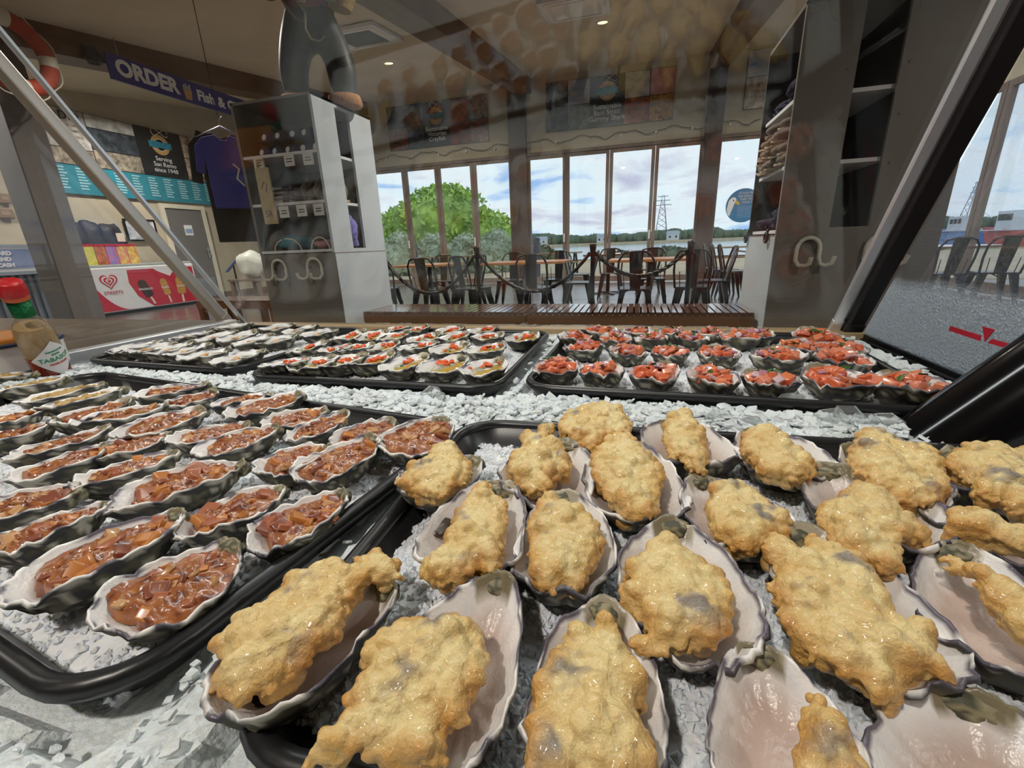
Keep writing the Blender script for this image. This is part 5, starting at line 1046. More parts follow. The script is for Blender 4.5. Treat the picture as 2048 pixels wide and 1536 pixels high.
def oyster(kind, label, cx, cy, L, W, ang, hi, group, z=ZO):
    global OY
    OY += 1; sd = OY; r = random.Random(OY * 31); D = {'B': .028, 'K': .026, 'M': .026, 'N': .024, 'S': .03, 'C': .024}[kind] * (L / .09) ** .5
    t = thing('oyster', label, 'oyster', (cx, cy, z), group=group)
    s = Shell(L, W, D, sd, {'B': 1.5, 'K': 1.5, 'M': 1.0, 'N': 1.0, 'S': 2.0, 'C': 1.0}[kind], kind)
    s.build(t, ang, hi, (r.uniform(-.08, .08), r.uniform(-.06, .06)))
    if kind == 'K':
        tm = lambda a: (.95 - .24 * max(0, math.cos(a)) ** 4 - .04 + .09 * nz3(math.cos(a) * 2 + sd, math.sin(a) * 2, 5))
        s.mound('bacon_sauce', M_sauce, tm, .84, .0036, 170, sauce_col, hi)
        for k in range(32 if hi == 2 else 15 if hi else 7):
            a = r.uniform(0, 6.28); q = math.sqrt(r.uniform(0, .8)); x, y, zi = s.inner(q * tm(a), a); zz = max(zi, D * .84 + .003 * (1 - q * q))
            put('bacon_dice', r.choice(D_bac), t, s.world((x, y, zz)), r.choice((.0018, .0024, .003, .0042, .0056)) * r.uniform(.85, 1.15), r, .65)
    elif kind == 'S':
        tm = lambda a: .8 + .08 * nz3(math.cos(a) * 2 + sd, math.sin(a) * 2, 5)
        s.mound('salsa_juice', M_sauce, tm, .74, .003, 120, lambda x, y, z: (.42, .13, .06, 1), hi)
        n = 19 if hi else 12
        for k in range(n):
            a = r.uniform(0, 6.28); q = math.sqrt(r.uniform(0, .75)); x, y, zi = s.inner(q * .92, a); zz = max(zi, D * .78) + .008 * (1 - q) + .002
            put('tomato_dice', r.choice(D_tom), t, s.world((x, y, zz)), r.uniform(.005, .0085) * L / .085, r)
        for k in range(4):
            a = r.uniform(0, 6.28); q = r.uniform(.2, .8); x, y, zi = s.inner(q * .85, a); put('onion_dice', r.choice(D_on), t, s.world((x, y, max(zi, D * .8) + .008 * (1 - q) + .005)), r.uniform(.003, .006), r, .6)
        for k in range(r.choice((1, 2, 3))):
            a = r.uniform(0, 6.28); q = r.uniform(.1, .8); x, y, zi = s.inner(q * .8, a); put('herb_leaf', D_herb, t, s.world((x, y, max(zi, D * .8) + .012)), r.uniform(.006, .009), r)
    elif kind in 'MN':
        meat = lumpy('meat', M_meat, L * .26, W * .26, D * .2, sd, 2 if not hi else 3); obj('meat', meat, t, s.world((-L * .04, -W * .05, D * .68)), (0, 0, ang))
        if kind == 'M':
            tm = lambda a: (.82 + .08 * nz3(math.cos(a) * 2 + sd, math.sin(a) * 2, 5) - .25 * max(0, math.cos(a)) - .2 * max(0, -math.sin(a)))
            s.mound('chilli_oil', M_oil, tm, .7, .0012, 90, lambda x, y, z: None, hi)
            for k in range(7): put('chilli_piece', r.choice(D_chil), t, s.world((-L * .08 + r.gauss(0, .1) * L, r.gauss(0, .1) * W, D * .86 + r.uniform(0, .003))), r.uniform(.003, .0055), r, .7)
            for k in range(3): put('herb_fleck', D_green, t, s.world((r.gauss(-.02, .14) * L, r.gauss(0, .13) * W, D * .84)), r.uniform(.0015, .0028), r, .5)
        else:
            put('peach_garnish', lumpy('peach_garnish', M_peach, .01, .007, .004, sd), t, s.world((L * .1, 0, D * .8)), 1.0, r)
            obj('mantle', lumpy('mantle', mat('dark_mantle', '2c2a28', .3, var=.3, vscale=80), L * .16, W * .12, D * .12, sd + 5), t, s.world((L * .06, W * .14, D * .72)), (0, 0, ang))
    elif kind == 'C':
        tm = lambda a: (.9 - .2 * max(0, math.cos(a)) ** 3 + .06 * nz3(math.cos(a) * 2 + sd, math.sin(a) * 2, 5))
        s.mound('crumb_topping', M_crumb, tm, .85, .003, 170, lambda x, y, z: None, hi)
        for k in range(12):
            a = r.uniform(0, 6.28); q = math.sqrt(r.uniform(0, .8)); x, y, zi = s.inner(q * .85, a); put('crumb', r.choice(D_crumb), t, s.world((x, y, max(zi, D * .88) + .002)), r.uniform(.002, .004), r)
    return t, s
def from_px(hx, hy, lx, ly, z=.782):
    a = onz(hx, hy, z); b = onz(lx, ly, z); d = b - a; return (a.x + b.x) / 2, (a.y + b.y) / 2, d.length, math.atan2(d.y, d.x)
# ---- bacon-topped oysters: hinge pixel, lip pixel, width / length, detail, row
KL = [(470, 1085, 205, 1265, .8, 2, 0), (360, 1025, 10, 1215, .62, 2, 0), (220, 1010, -60, 1110, .6, 2, 0), (575, 975, 350, 1070, .66, 2, 1), (690, 985, 495, 1095, .62, 2, 1), (490, 930, 215, 1010, .56, 2, 1), (355, 905, 135, 975, .56, 1, 2),
      (225, 890, 20, 965, .55, 1, 2), (137, 985, -40, 1020, .6, 1, 1), (665, 890, 505, 945, .72, 2, 2), (752, 880, 595, 965, .62, 2, 2), (562, 862, 385, 900, .6, 1, 2), (500, 850, 328, 885, .5, 1, 3), (322, 873, 195, 905, .6, 1, 3), (402, 820, 225, 880, .6, 1, 3), (222, 858, 5, 925, .5, 1, 3), (95, 850, -30, 880, .6, 1, 3),
      (698, 827, 585, 880, .55, 1, 3), (785, 840, 668, 890, .66, 1, 3), (880, 840, 785, 910, .74, 2, 3), (652, 820, 525, 848, .6, 1, 4), (340, 810, 140, 855, .5, 1, 4), (255, 803, 98, 855, .55, 1, 4), (608, 790, 445, 838, .55, 1, 4), (58, 825, -40, 850, .6, 1, 4), (540, 785, 420, 815, .7, 1, 5), (418, 772, 265, 795, .55, 1, 5), (420, 785, 345, 810, .65, 1, 5)]
rown = ('front row', 'second row', 'third row', 'fourth row', 'fifth row', 'back row')
def ordered(lst, row):
    """rank of each entry from the right inside its row"""
    out = []
    for e in lst: out.append(sum(1 for f in lst if row(f) == row(e) and f[0] > e[0]))
    return out
ko = ordered(KL, lambda e: e[6])
for e, o_ in zip(KL, ko):
    cx, cy, L, ang = from_px(*e[:4]); L = max(.074, min(.1, L))
    oyster('K', 'bacon-topped oyster, %s from the right in the %s of its tray' % (ordn[o_], rown[e[6]]), cx, cy, L, L * e[4], ang, e[5], 'bacon-topped oysters')
for i, (hx, hy, lx, ly) in enumerate(((66, 742, -40, 752), (140, 752, -20, 778), (222, 762, 20, 806), (258, 772, 66, 819))):
    cx, cy, L, ang = from_px(hx, hy, lx, ly, .785); L = max(.08, min(.1, L))
    oyster('C', 'oyster under yellow crumbs, %s from the sauce bottle' % ('nearest', 'second', 'third', 'fourth')[i], cx, cy, L, L * .5, ang, 1, 'crumbed oysters')
# ---- chilli oil oysters
ML = [(1005, 722, 928, 760, 0), (940, 718, 832, 752, 0), (860, 715, 762, 748, 0), (795, 710, 695, 740, 0), (725, 712, 650, 742, 0), (668, 715, 585, 748, 0), (618, 716, 530, 745, 0),
      (1012, 692, 933, 712, 1), (938, 690, 863, 712, 1), (876, 687, 798, 707, 1), (798, 685, 745, 703, 1), (752, 690, 675, 706, 1), (698, 692, 648, 707, 1), (655, 688, 579, 707, 1),
      (1080, 665, 1012, 692, 2), (1008, 670, 940, 682, 2), (938, 668, 882, 682, 2), (880, 670, 820, 686, 2), (818, 666, 764, 686, 2), (772, 665, 716, 686, 2), (728, 665, 672, 686, 2),
      (831, 648, 785, 659, 3), (878, 648, 832, 657, 3), (936, 652, 882, 661, 3), (1008, 655, 938, 664, 3)]
mo = ordered(ML, lambda e: e[4])
for e, o_ in zip(ML, mo):
    cx, cy, L, ang = from_px(*e[:4], .78); L = max(.082, min(.1, L)); ang = ang * .5 + math.radians(-106) * .5; cy = min(cy, .955)
    oyster('M', 'chilli oil oyster, %s from the right in the %s of its tray' % (ordn[o_], ('front row', 'second row', 'third row', 'back row')[e[4]]), cx, cy, L, L * (.6 if e[4] else .66), ang, 1 if e[4] < 2 else 0, 'chilli oil oysters')
NL = [(533, 702, 420, 738, 0), (452, 700, 374, 727, 0), (430, 690, 325, 720, 0), (388, 686, 296, 719, 0), (340, 686, 261, 717, 0), (310, 684, 216, 711, 0), (272, 687, 184, 709, 0),
      (545, 673, 472, 698, 1), (600, 670, 514, 697, 1), (520, 665, 435, 690, 1), (475, 667, 393, 687, 1), (430, 664, 327, 686, 1), (370, 665, 281, 682, 1),
      (443, 647, 315, 664, 2), (524, 645, 430, 660, 2), (588, 650, 526, 666, 2), (632, 654, 567, 671, 2), (672, 660, 608, 679, 2)]
no = ordered(NL, lambda e: e[4])
for e, o_ in zip(NL, no):
    cx, cy, L, ang = from_px(*e[:4], .778); L = max(.084, min(.105, L)); ang = ang * .4 + math.radians(-104) * .6; cy = min(cy, .955); cx = max(cx, -1.085)
    oyster('N', 'plain peach-garnished oyster, %s from the right in the %s of its tray' % (ordn[o_], ('front row', 'middle row', 'back row')[e[4]]), cx, cy, L, L * .55, ang, 1 if not e[4] else 0, 'natural oysters')
# ---- tomato salsa oysters: pixel boxes
SL = [(1068, 1163, 697, 768, 0), (1155, 1254, 715, 773, 0), (1256, 1365, 718, 780, 0), (1368, 1478, 724, 785, 0), (1480, 1594, 733, 792, 0), (1600, 1745, 715, 805, 0), (1745, 1895, 730, 815, 0),
      (1130, 1215, 682, 715, 1), (1210, 1290, 688, 722, 1), (1300, 1380, 688, 725, 1), (1390, 1480, 690, 730, 1), (1495, 1620, 697, 738, 1), (1625, 1745, 702, 745, 1),
      (1112, 1185, 665, 690, 2), (1195, 1265, 665, 692, 2), (1268, 1340, 663, 695, 2), (1348, 1410, 660, 695, 2), (1430, 1525, 660, 695, 2), (1560, 1640, 672, 715, 2), (1675, 1785, 685, 722, 2),
      (1170, 1240, 648, 668, 3), (1247, 1310, 645, 665, 3), (1315, 1370, 655, 675, 3), (1395, 1440, 655, 675, 3), (1475, 1545, 655, 680, 3), (1580, 1680, 663, 692, 3)]
so = ordered(SL, lambda e: e[4])
for e, o_ in zip(SL, so):
    x0_, x1_, y0_, y1_, row = e; q = onz((x0_ + x1_) / 2, y0_ * .42 + y1_ * .58, .778); a = onz(x0_, (y0_ + y1_) / 2, .78); b = onz(x1_, (y0_ + y1_) / 2, .78); W = max(.062, min(.078, (b - a).length * .9))
    cy = min(q.y, .96 if row == 3 else .93)
    oyster('S', 'tomato salsa oyster, %s from the right in the %s of its tray' % (ordn[o_], ('front row', 'second row', 'third row', 'back row')[row]), min(q.x, .335), cy, W * 1.16, W, math.radians(-90 + rnd.uniform(-25, 25)), 1 if row < 2 else 0, 'tomato salsa oysters')
# ---- battered oysters
Z4, Z5, Z6, Z7, Z8 = (780, 780, 2.926), (1350, 800, 2.926), (380, 1080, 2.926), (980, 1100, 3.413), (1448, 1050, 3.16)
BL = [
 ('pale flat batter slab, leftmost at the back beside the bacon tray', (961, 917, 800, 999), .72, Z4, [(380, 315), (430, 360), (480, 430), (485, 480), (440, 540), (400, 560), (350, 600), (300, 640), (240, 640), (180, 620), (120, 600), (50, 560), (0, 545), (60, 520), (110, 470), (170, 440), (220, 390), (250, 345), (310, 325)]),
 ('orange crisp fin of batter standing up above its shell', (1118, 895, 1063, 1022), .98, Z4, [(755, 240), (800, 260), (850, 265), (890, 240), (930, 205), (970, 215), (965, 250), (920, 280), (960, 310), (1010, 330), (1040, 380), (1070, 430), (1060, 470), (1000, 495), (940, 520), (960, 560), (940, 600), (880, 590), (800, 575), (740, 540), (700, 490), (680, 440), (700, 390), (750, 370), (770, 320)]),
 ('large pale batter fritter, farthest back in the middle of the tray', (1200, 838, 1180, 915), .8, Z4, [(975, 200), (1010, 150), (1080, 110), (1160, 100), (1240, 70), (1300, 90), (1360, 120), (1420, 190), (1415, 250), (1340, 280), (1260, 290), (1200, 350), (1150, 340), (1080, 290), (1010, 260)]),
 ('tall golden batter dome with a small dark hole', (1235, 905, 1286, 1053), .95, Z4, [(1170, 420), (1190, 370), (1250, 300), (1330, 265), (1410, 270), (1460, 330), (1540, 390), (1590, 450), (1620, 520), (1580, 600), (1575, 680), (1540, 740), (1450, 745), (1370, 720), (1320, 660), (1260, 620), (1230, 560), (1180, 490)]),
 ('slim batter with a grey streak in a wide fluted shell at the back', (1335, 846, 1412, 951), 1.0, Z4, [(1590, 280), (1600, 200), (1650, 140), (1710, 130), (1770, 160), (1800, 210), (1850, 270), (1860, 340), (1870, 420), (1850, 480), (1780, 465), (1700, 410), (1630, 380), (1610, 330)]),
 ('golden batter in a round fluted shell, back row right of the fluted one', (1505, 872, 1625, 965), .95, Z5, [(380, 270), (400, 200), (460, 155), (540, 160), (610, 200), (670, 240), (690, 290), (740, 340), (830, 370), (835, 410), (790, 460), (700, 475), (620, 450), (530, 440), (470, 410), (450, 350), (390, 320)]),
 ('smooth golden batter in a pale oval shell left of the curled one', (1400, 965, 1545, 1120), .86, Z5, [(210, 490), (300, 475), (400, 480), (480, 530), (500, 580), (560, 620), (640, 690), (690, 680), (690, 740), (660, 790), (580, 810), (500, 860), (420, 890), (330, 850), (250, 790), (200, 740), (190, 670), (165, 620), (200, 560)]),
 ('curled brown batter with dark meat showing in its middle', (1660, 945, 1850, 1125), .8, Z5, [(1030, 490), (1080, 470), (1115, 510), (1170, 530), (1200, 560), (1280, 590), (1340, 660), (1390, 700), (1470, 740), (1540, 820), (1480, 830), (1380, 820), (1320, 850), (1340, 920), (1370, 980), (1300, 1015), (1210, 1000), (1130, 940), (1060, 900), (950, 850), (900, 780), (850, 710), (820, 650), (850, 600), (930, 570), (990, 530)]),
 ('broad smooth tan batter slab at the back right by the ice shards', (1690, 906, 1885, 1019), .75, Z5, [(1050, 220), (1090, 180), (1170, 180), (1220, 220), (1330, 250), (1380, 270), (1450, 265), (1520, 300), (1570, 380), (1580, 440), (1620, 520), (1590, 570), (1500, 605), (1400, 600), (1290, 580), (1230, 540), (1150, 510), (1070, 440), (1010, 380), (1010, 290)]),
 ('tan batter at the far right below the black tube', (1885, 912, 2080, 1030), .75, Z5, [(1560, 350), (1640, 300), (1690, 270), (1760, 275), (1800, 255), (1880, 280), (1960, 300), (2042, 280), (2160, 330), (2200, 500), (2150, 640), (2042, 670), (1960, 660), (1920, 630), (1940, 580), (1850, 580), (1740, 540), (1730, 480), (1640, 420)]),
 ('thin orange batter strip at the right edge above the olive hinge', (1880, 1035, 2120, 1125), .7, Z5, [(1580, 690), (1690, 680), (1730, 690), (1700, 640), (1740, 620), (1790, 660), (1820, 710), (1900, 740), (2042, 750), (2150, 800), (2150, 900), (2042, 900), (1950, 860), (1870, 830), (1780, 790), (1650, 770), (1590, 730)]),
 ('orange batter tongue in a deep shell at the right edge', (1925, 1110, 2110, 1400), .75, Z5, [(1540, 930), (1600, 910), (1680, 930), (1740, 990), (1850, 1050), (1900, 1100), (2042, 1150), (2180, 1250), (2180, 1480), (2042, 1400), (1950, 1350), (1880, 1260), (1800, 1210), (1740, 1100), (1660, 1010), (1560, 970)]),
 ('very long lumpy batter spilling over its shell at the lower right', (1590, 1070, 1870, 1430), .68, Z8, [(235, 130), (280, 80), (350, 75), (430, 110), (475, 170), (520, 100), (525, 40), (590, 35), (620, 110), (700, 100), (800, 160), (870, 220), (950, 320), (1020, 400), (1060, 500), (1130, 600), (1230, 610), (1300, 700), (1360, 800), (1420, 900), (1460, 960), (1440, 1020), (1300, 960), (1180, 950), (1160, 1050), (1130, 1100), (1000, 1110), (900, 1060), (840, 980), (740, 960), (650, 890), (550, 840), (480, 750), (400, 650), (340, 560), (330, 450), (260, 350), (330, 320), (310, 230), (240, 180)]),
 ('broad batter with an orange lobe on its left, middle of the tray', (1330, 1055, 1410, 1350), .72, Z4, [(1500, 900), (1590, 860), (1650, 860), (1720, 920), (1800, 960), (1850, 1010), (1960, 1050), (1950, 1120), (2000, 1180), (2030, 1270), (2000, 1400), (1960, 1480), (1900, 1510), (1850, 1530), (1780, 1500), (1700, 1530), (1600, 1540), (1480, 1520), (1400, 1480), (1390, 1430), (1450, 1410), (1500, 1420), (1480, 1340), (1420, 1290), (1330, 1210), (1340, 1160), (1400, 1150), (1360, 1090), (1350, 1040), (1400, 1000), (1470, 970)]),
 ('batter leaning right in a shell with a dark muscle scar', (1000, 975, 885, 1185), .7, Z4, [(600, 520), (590, 570), (620, 620), (680, 650), (685, 760), (680, 880), (660, 960), (655, 1040), (600, 1085), (545, 1060), (520, 1040), (480, 1090), (400, 1110), (320, 1140), (240, 1110), (165, 1080), (180, 1010), (280, 970), (310, 900), (350, 800), (390, 700), (450, 640), (500, 590), (560, 560)]),
 ('two-lobed golden batter with black specks, centre of the tray', (1135, 1000, 1122, 1218), .66, Z4, [(870, 640), (920, 605), (980, 630), (1010, 680), (1080, 690), (1150, 720), (1200, 760), (1240, 810), (1255, 900), (1240, 980), (1190, 1030), (1150, 1080), (1130, 1160), (1060, 1170), (1010, 1140), (970, 1190), (900, 1170), (830, 1110), (810, 1040), (800, 950), (820, 880), (790, 830), (800, 770), (850, 720)]),
 ('long pale batter with an orange frill at the tray corner', (770, 1165, 400, 1465), .55, Z6, [(80, 880), (130, 820), (170, 730), (125, 680), (150, 600), (220, 560), (230, 490), (330, 420), (360, 370), (450, 340), (540, 290), (515, 210), (570, 180), (650, 190), (710, 150), (800, 115), (880, 130), (950, 160), (950, 90), (1020, 100), (1080, 30), (1140, 60), (1190, 110), (1240, 100), (1220, 170), (1250, 220), (1150, 240), (1060, 250), (980, 320), (930, 430), (880, 520), (800, 590), (700, 680), (600, 780), (520, 840), (460, 910), (400, 880), (330, 950), (250, 975), (190, 950), (170, 900)]),
 ('wide crackled batter at the bottom edge with a tongue to the left', (985, 1165, 830, 1560), .62, Z6, [(985, 700), (1010, 620), (1090, 560), (1100, 510), (1180, 500), (1250, 460), (1330, 470), (1400, 470), (1450, 490), (1520, 450), (1620, 460), (1720, 500), (1740, 600), (1755, 700), (1720, 830), (1640, 920), (1640, 1050), (1590, 1130), (1500, 1080), (1490, 1200), (1500, 1300), (1420, 1330), (1300, 1300), (1150, 1310), (1050, 1290), (980, 1250), (880, 1290), (780, 1320), (660, 1330), (640, 1290), (700, 1200), (800, 1100), (880, 1060), (940, 1000), (870, 950), (860, 920), (940, 870), (1000, 780)]),
 ('batter with a grey patch and a round bubble at the bottom edge', (1215, 1225, 1165, 1620), .72, Z7, [(470, 640), (510, 540), (600, 530), (700, 560), (730, 470), (790, 470), (870, 520), (880, 610), (930, 660), (960, 760), (1030, 820), (1050, 900), (1060, 1000), (1000, 1060), (1010, 1150), (1070, 1220), (1080, 1330), (1150, 1430), (1160, 1600), (900, 1700), (500, 1700), (200, 1640), (220, 1420), (260, 1300), (290, 1100), (300, 1000), (295, 900), (340, 830), (400, 720)]),
 ('small batter piece in a mostly bare shell at the bottom edge', (1545, 1345, 1620, 1660), .78, Z8, [(490, 1220), (540, 1100), (600, 1090), (640, 1150), (660, 1230), (740, 1290), (800, 1400), (880, 1500), (1000, 1700), (700, 1800), (400, 1750), (420, 1500), (460, 1360)]),
 ('bare shell rim just showing in the bottom right corner', (1985, 1500, 2080, 1700), 1.2, None, None)]
def seg_dist(P, poly):
    A = np.array(poly); B_ = np.roll(A, -1, 0); d = np.full(len(P), 1e9); ins = np.zeros(len(P), bool)
    for a, b in zip(A, B_):
        ab = b - a; t_ = np.clip(((P - a) @ ab) / (ab @ ab + 1e-12), 0, 1); d = np.minimum(d, np.hypot(*(P - (a + t_[:, None] * ab)).T))
        c = ((a[1] > P[:, 1]) != (b[1] > P[:, 1])) & (P[:, 0] < (b[0] - a[0]) * (P[:, 1] - a[1]) / (b[1] - a[1] + 1e-15) + a[0]); ins ^= c
    return np.where(ins, d, -d)
ICO = bmesh.new(); bmesh.ops.create_icosphere(ICO, subdivisions=2, radius=1); IV = np.array([v.co[:] for v in ICO.verts]); IFc = np.array([[v.index for v in f.verts] for f in ICO.faces]); ICO.free()
def batter(parent, poly, z0, seed, voxel=.00095, lift=.0):
    """crisp coating: bubbles packed inside the traced outline, fused into one skin"""
    r = random.Random(seed); jag = []
    for (ax, ay), (bx_, by_) in zip(poly, poly[1:] + poly[:1]):
        L_ = math.hypot(bx_ - ax, by_ - ay); n_ = max(1, int(L_ / .003))
        for k in range(n_):
            x, y = ax + (bx_ - ax) * k / n_, ay + (by_ - ay) * k / n_; jag.append((x + .0016 * nz3(x * 260, y * 260, seed), y + .0016 * nz3(x * 260, y * 260, seed + 9)))
    P = np.array(jag); lo, hi_ = P.min(0), P.max(0); pts = []; sp = .0028
    cand = [(r.uniform(lo[0], hi_[0]), r.uniform(lo[1], hi_[1])) for _ in range(int((hi_[0] - lo[0]) * (hi_[1] - lo[1]) / sp ** 2 * 3))]
    D_ = seg_dist(np.array(cand), P); grid = {}
    dm = max(D_.max(), .006)
    for (x, y), d in zip(cand, D_):
        if d < .0006: continue
        k = (int(x / sp), int(y / sp))
        if any((x - a) ** 2 + (y - b) ** 2 < (sp * .8) ** 2 for i in (-1, 0, 1) for j in (-1, 0, 1) for a, b in grid.get((k[0] + i, k[1] + j), ())): continue
        grid.setdefault(k, []).append((x, y)); pts.append((x, y, d))
    V = []; Fc = []; n = 0
    for x, y, d in pts:
        q = min(1, d / dm); rad = min(.6 * d + .0012, .0042) * r.uniform(.65, 1.2); big = nz3(x * 60, y * 60, seed) + .5 * nz3(x * 150, y * 150, seed)
        z = z0 + lift + .0075 * q ** .5 + .0058 * big + r.uniform(-.0012, .0012) - .004 * (1 - q) ** 3
        if r.random() < .07 and d > .0015: rad = max(rad, .0022) * 1.45; z += .0012
        V.append(IV * [rad, rad, rad * .9] + [x, y, z]); Fc.append(IFc + n); n += len(IV)
        if d > .005: V.append(IV * [rad * 1.05, rad * 1.05, rad] + [x, y, z - rad * .9]); Fc.append(IFc + n); n += len(IV); V.append(IV * [rad * 1.05, rad * 1.05, rad] + [x, y, z - rad * 2]); Fc.append(IFc + n); n += len(IV)
    V = np.concatenate(V); Fc = np.concatenate(Fc); me = bpy.data.meshes.new('batter'); me.from_pydata(V.tolist(), [], Fc.tolist())
    o = bpy.data.objects.new('batter_tmp', me); COL.objects.link(o); m_ = o.modifiers.new('remesh', 'REMESH'); m_.mode = 'VOXEL'; m_.voxel_size = voxel
    s_ = o.modifiers.new('smooth', 'SMOOTH'); s_.iterations = 1; s_.factor = .5
    dg = bpy.context.evaluated_depsgraph_get(); m2 = bpy.data.meshes.new_from_object(o.evaluated_get(dg)); bpy.data.objects.remove(o); m2.name = 'batter'
    co = np.empty(len(m2.vertices) * 3, dtype=np.float32); m2.vertices.foreach_get('co', co); co = co.reshape(-1, 3); nm = np.empty(len(m2.vertices) * 3, dtype=np.float32); m2.vertices.foreach_get('normal', nm); nm = nm.reshape(-1, 3)
    d = seg_dist(co[:, :2].astype(float), P); cols = np.ones((len(co), 4), np.float32); disp = np.empty(len(co))
    pale, gold, brown, grey = np.array((.79, .64, .32)), np.array((.66, .42, .13)), np.array((.55, .25, .05)), np.array((.27, .23, .19))
    for i, c in enumerate(co):
        n1 = nz3(c[0] * 55 + seed, c[1] * 55, c[2] * 55); n2 = nz3(c[0] * 170, c[1] * 170 + seed, c[2] * 170); n3 = nz3(c[0] * 40, c[1] * 40 + seed * 2, 9.0); disp[i] = .0008 * n2 + .0005 * nz3(c[0] * 420, c[1] * 420, c[2] * 420)
        e = max(0, min(1, 1 - d[i] / .011)); w = max(0, min(1, .25 + .6 * n1 + .3 * n2 + .55 * e)); b = max(0, min(1, (e - .35) * .8 + .6 * n3 + .25 * n2)); g = max(0, min(1, (n3 * 1.3 + n2 * .5 - .42) * 2.4)) * (1 - e)
        k = pale * (1 - w) + gold * w; k = k * (1 - b) + brown * b; k = k * (1 - g) + grey * g; cols[i, :3] = k
    m2.vertices.foreach_set('co', (co + nm * disp[:, None]).astype(np.float32).ravel()); setcol(m2, cols); m2.materials.clear(); m2.materials.append(M_batter); m2.polygons.foreach_set('use_smooth', [True] * len(m2.polygons))
    return obj('batter', m2, parent)
for i, (lab, hl, wr, Z, pl) in enumerate(BL):
    cx, cy, L, ang = from_px(*hl, .782); L = max(.078, min(.112, L)) * .97; W = max(.05, min(.086, L * wr)) * .91
    t, s = oyster('B', ('oyster with ' if pl else 'oyster, ') + lab, cx, cy, L, W, ang, 2, 'battered oysters')
    if pl:
        zb = .793; poly = [onz(Z[0] + x / Z[2], Z[1] + y / Z[2], zb) for x, y in pl]; batter(t, [(p.x - cx, p.y - cy) for p in poly], .0335, i + 1)
    if i == 14:
        obj('muscle_scar', lumpy('muscle_scar', mat('dark_muscle_scar', '4a3d36', .3, var=.3, vscale=150), .006, .011, .0015, 3, 3), t, (lambda p: (p.x - cx, p.y - cy, s.floor_at(p.x - cx, p.y - cy) + .0012))(onz(886, 1072, .772)), (0, .3, 0))
q = [onz(Z8[0] + x / Z8[2], Z8[1] + y / Z8[2], .762) for x, y in ((1540, 1110), (1600, 1090), (1700, 1150), (1830, 1220), (1890, 1280), (1850, 1330), (1750, 1330), (1640, 1260), (1570, 1180))]
c = sum(q, Vector()) / len(q); t = thing('batter_scrap', 'loose brown scrap of batter lying on the crushed ice at the lower right', 'food scrap', (c.x, c.y, .756)); batter(t, [(p.x - c.x, p.y - c.y) for p in q], .0005, 99)
# ------------------------------------------------------------------ sauce bottle and odds on the left
base = Vector((-1.085, .545, .752)); d_ = ray(20, 572); best = min((abs(((EYE + d_ * k) - base).length - .2), k) for k in [i * .002 for i in range(100, 1000)]); axis = ((EYE + d_ * best[1]) - base).normalized()
rotq = Vector((0, 0, 1)).rotation_difference(axis); t = thing('sauce_bottle', 'half-empty hot sauce bottle with red cap and green neck leaning in the ice', 'bottle', base); t.rotation_mode = 'QUATERNION'; t.rotation_quaternion = rotq
t.rotation_quaternion = rotq; t.scale = (1.24,) * 3
M_bot = glass_mat('clear_bottle_glass', (.93, .90, .84), 0, .06); M_sce = mat('hot_sauce', '8a2410', .25, var=.2, vscale=30)
rb = .0225
MB().lathe([(.001, 0), (rb * .9, 0), (rb, .006), (rb, .085), (rb * .85, .1), (rb * .5, .112), (.0115, .118), (.011, .135)], 28).build('glass_body', M_bot, t)
MB().lathe([(.001, .002), (rb * .87, .002), (rb * .94, .008), (rb * .94, .05), (.001, .055)], 28).build('sauce_fill', M_sce, t)
MB().lathe([(rb * .95, .052), (rb * .955, .086), (rb * .8, .099)], 28).build('sauce_film', mat('sauce_film_stain', 'a9906c', .4, var=.2, vscale=40), t)
MB().lathe([(.0125, .117), (.0122, .118), (.0125, .143), (.012, .143)], 24).build('green_neck_wrap', mat('green_foil', '0f6b3a', .25, metal=.5, var=.4, vscale=60, bump=.3, bscale=200), t)
MB().lathe([(.0138, .142), (.0142, .145), (.0138, .149)], 24).build('orange_collar', mat('orange_collar', 'c0562a', .4, var=.1), t)
MB().lathe([(.0145, .148), (.0152, .15), (.0148, .166), (.013, .168), (.001, .168)], 24).build('red_cap', mat('red_cap_plastic', 'b0161c', .35, var=.1), t)
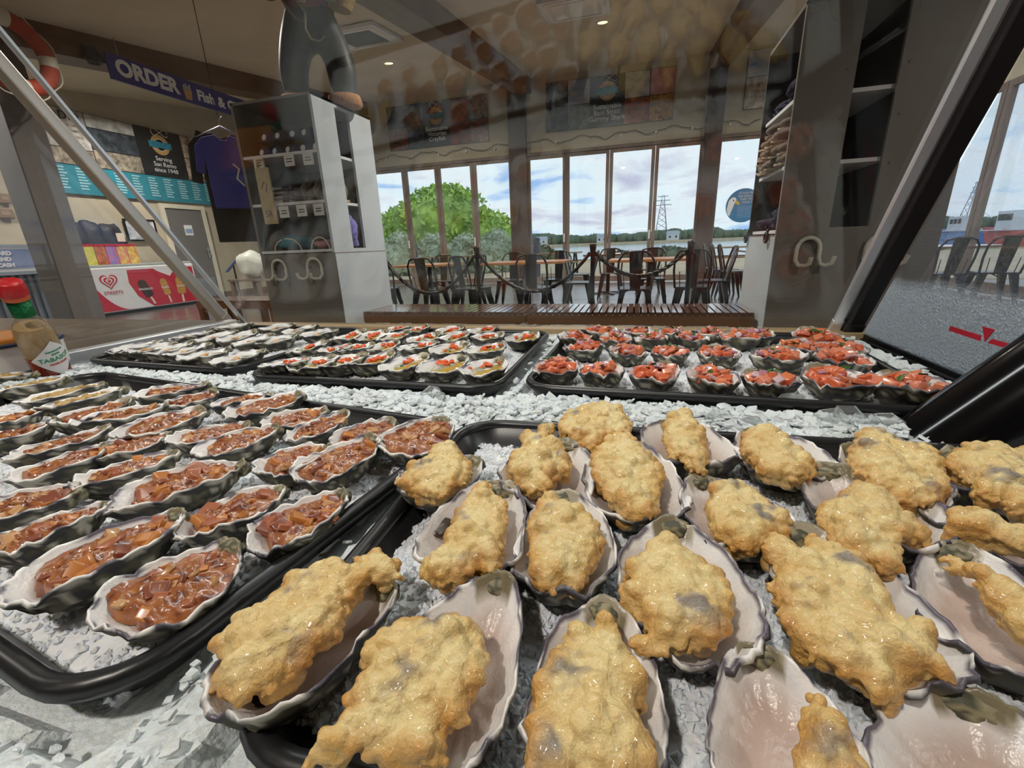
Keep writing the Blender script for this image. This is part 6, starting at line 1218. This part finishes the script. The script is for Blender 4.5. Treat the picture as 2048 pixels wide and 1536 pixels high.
# diamond label wrapped on the side that faces the counter's right
view = (EYE - base); lv = rotq.inverted() @ view; phi0 = math.atan2(lv.y, lv.x) + .5; V = []; Fs = []; g = 10; hw = .03
for j in range(g + 1):
    for i in range(g + 1):
        u, v = i / g * 2 - 1, j / g * 2 - 1; du, dv = (u + v) / 2 * hw, (v - u) / 2 * hw; ph = phi0 + du / rb; V.append(((rb + .0006) * math.cos(ph), (rb + .0006) * math.sin(ph), .05 + dv))
for j in range(g):
    for i in range(g): Fs.append((j * (g + 1) + i, j * (g + 1) + i + 1, (j + 1) * (g + 1) + i + 1, (j + 1) * (g + 1) + i))
MB().add(V, Fs, True).build('paper_label', mat('cream_paper_label', 'ddd8da', .6, var=.05), t)
def wrap_text(s, size, m_, dz, nm='label_lettering', ext=.0002):
    o = text(s, size, m_, t, Matrix.Identity(4), nm, ext=ext, bold=.0002)
    for v in o.data.vertices:
        ph = phi0 + v.co.x / rb; rr = rb + .0009 + v.co.z; z = .05 + dz + v.co.y; v.co = (rr * math.cos(ph), rr * math.sin(ph), z)
M_lg = mat('label_green', '3f8f6a', .6, var=.1); wrap_text('TABASCO', .0095, M_lg, 0); wrap_text('PEPPER SAUCE', .0036, mat('label_red', 'c0584f', .6, var=.1), -.008); wrap_text('BRAND', .003, M_lg, .008)
wrap_text('McILHENNY CO', .003, M_lg, .013)
# tub of orange relish at the far left
q = onz(30, 738, .778); t = thing('relish_tub', 'white tub with an orange lid and dark rim behind the sauce bottle', 'tub', (q.x - .06, q.y, .776))
MB().prism(rrect(.2, .16, .03), 0, .05).build('tub', M_white, t, .003); MB().tube([(x, y, .052) for x, y in rrect(.2, .16, .03)], .004, 6, True).build('rim', mat('navy_rim', '2a3045', .3, var=.1), t)
MB().prism(rrect(.18, .14, .025), .05, .064).build('lid', mat('amber_lid', 'c47a2e', .3, var=.3, vscale=25), t, .004)
# glossy black tube at the right end
a = ony(1800, 878, .5); b = ony(2070, 697, .5); dr = (b - a).normalized(); pr = Vector((dr.z, 0, -dr.x)); R_ = .05; c0 = a + pr * R_ - dr * .02 - Vector((0, 0, .016))
t = thing('black_tube', 'glossy black tube leaning up to the right behind the battered oysters', 'tube', c0); t.location.y += .03
MB().tube([dr * k for k in (0, .1, .2, .3)], R_, 40).build('tube_wall', mat('gloss_black_plastic', '0b0b0e', .12, var=.2, vscale=30, stretch=(1, 1, 20)), t); MB().tube([dr * .3, dr * .31], R_ * 1.04, 40).build('end_ring', M_black, t)
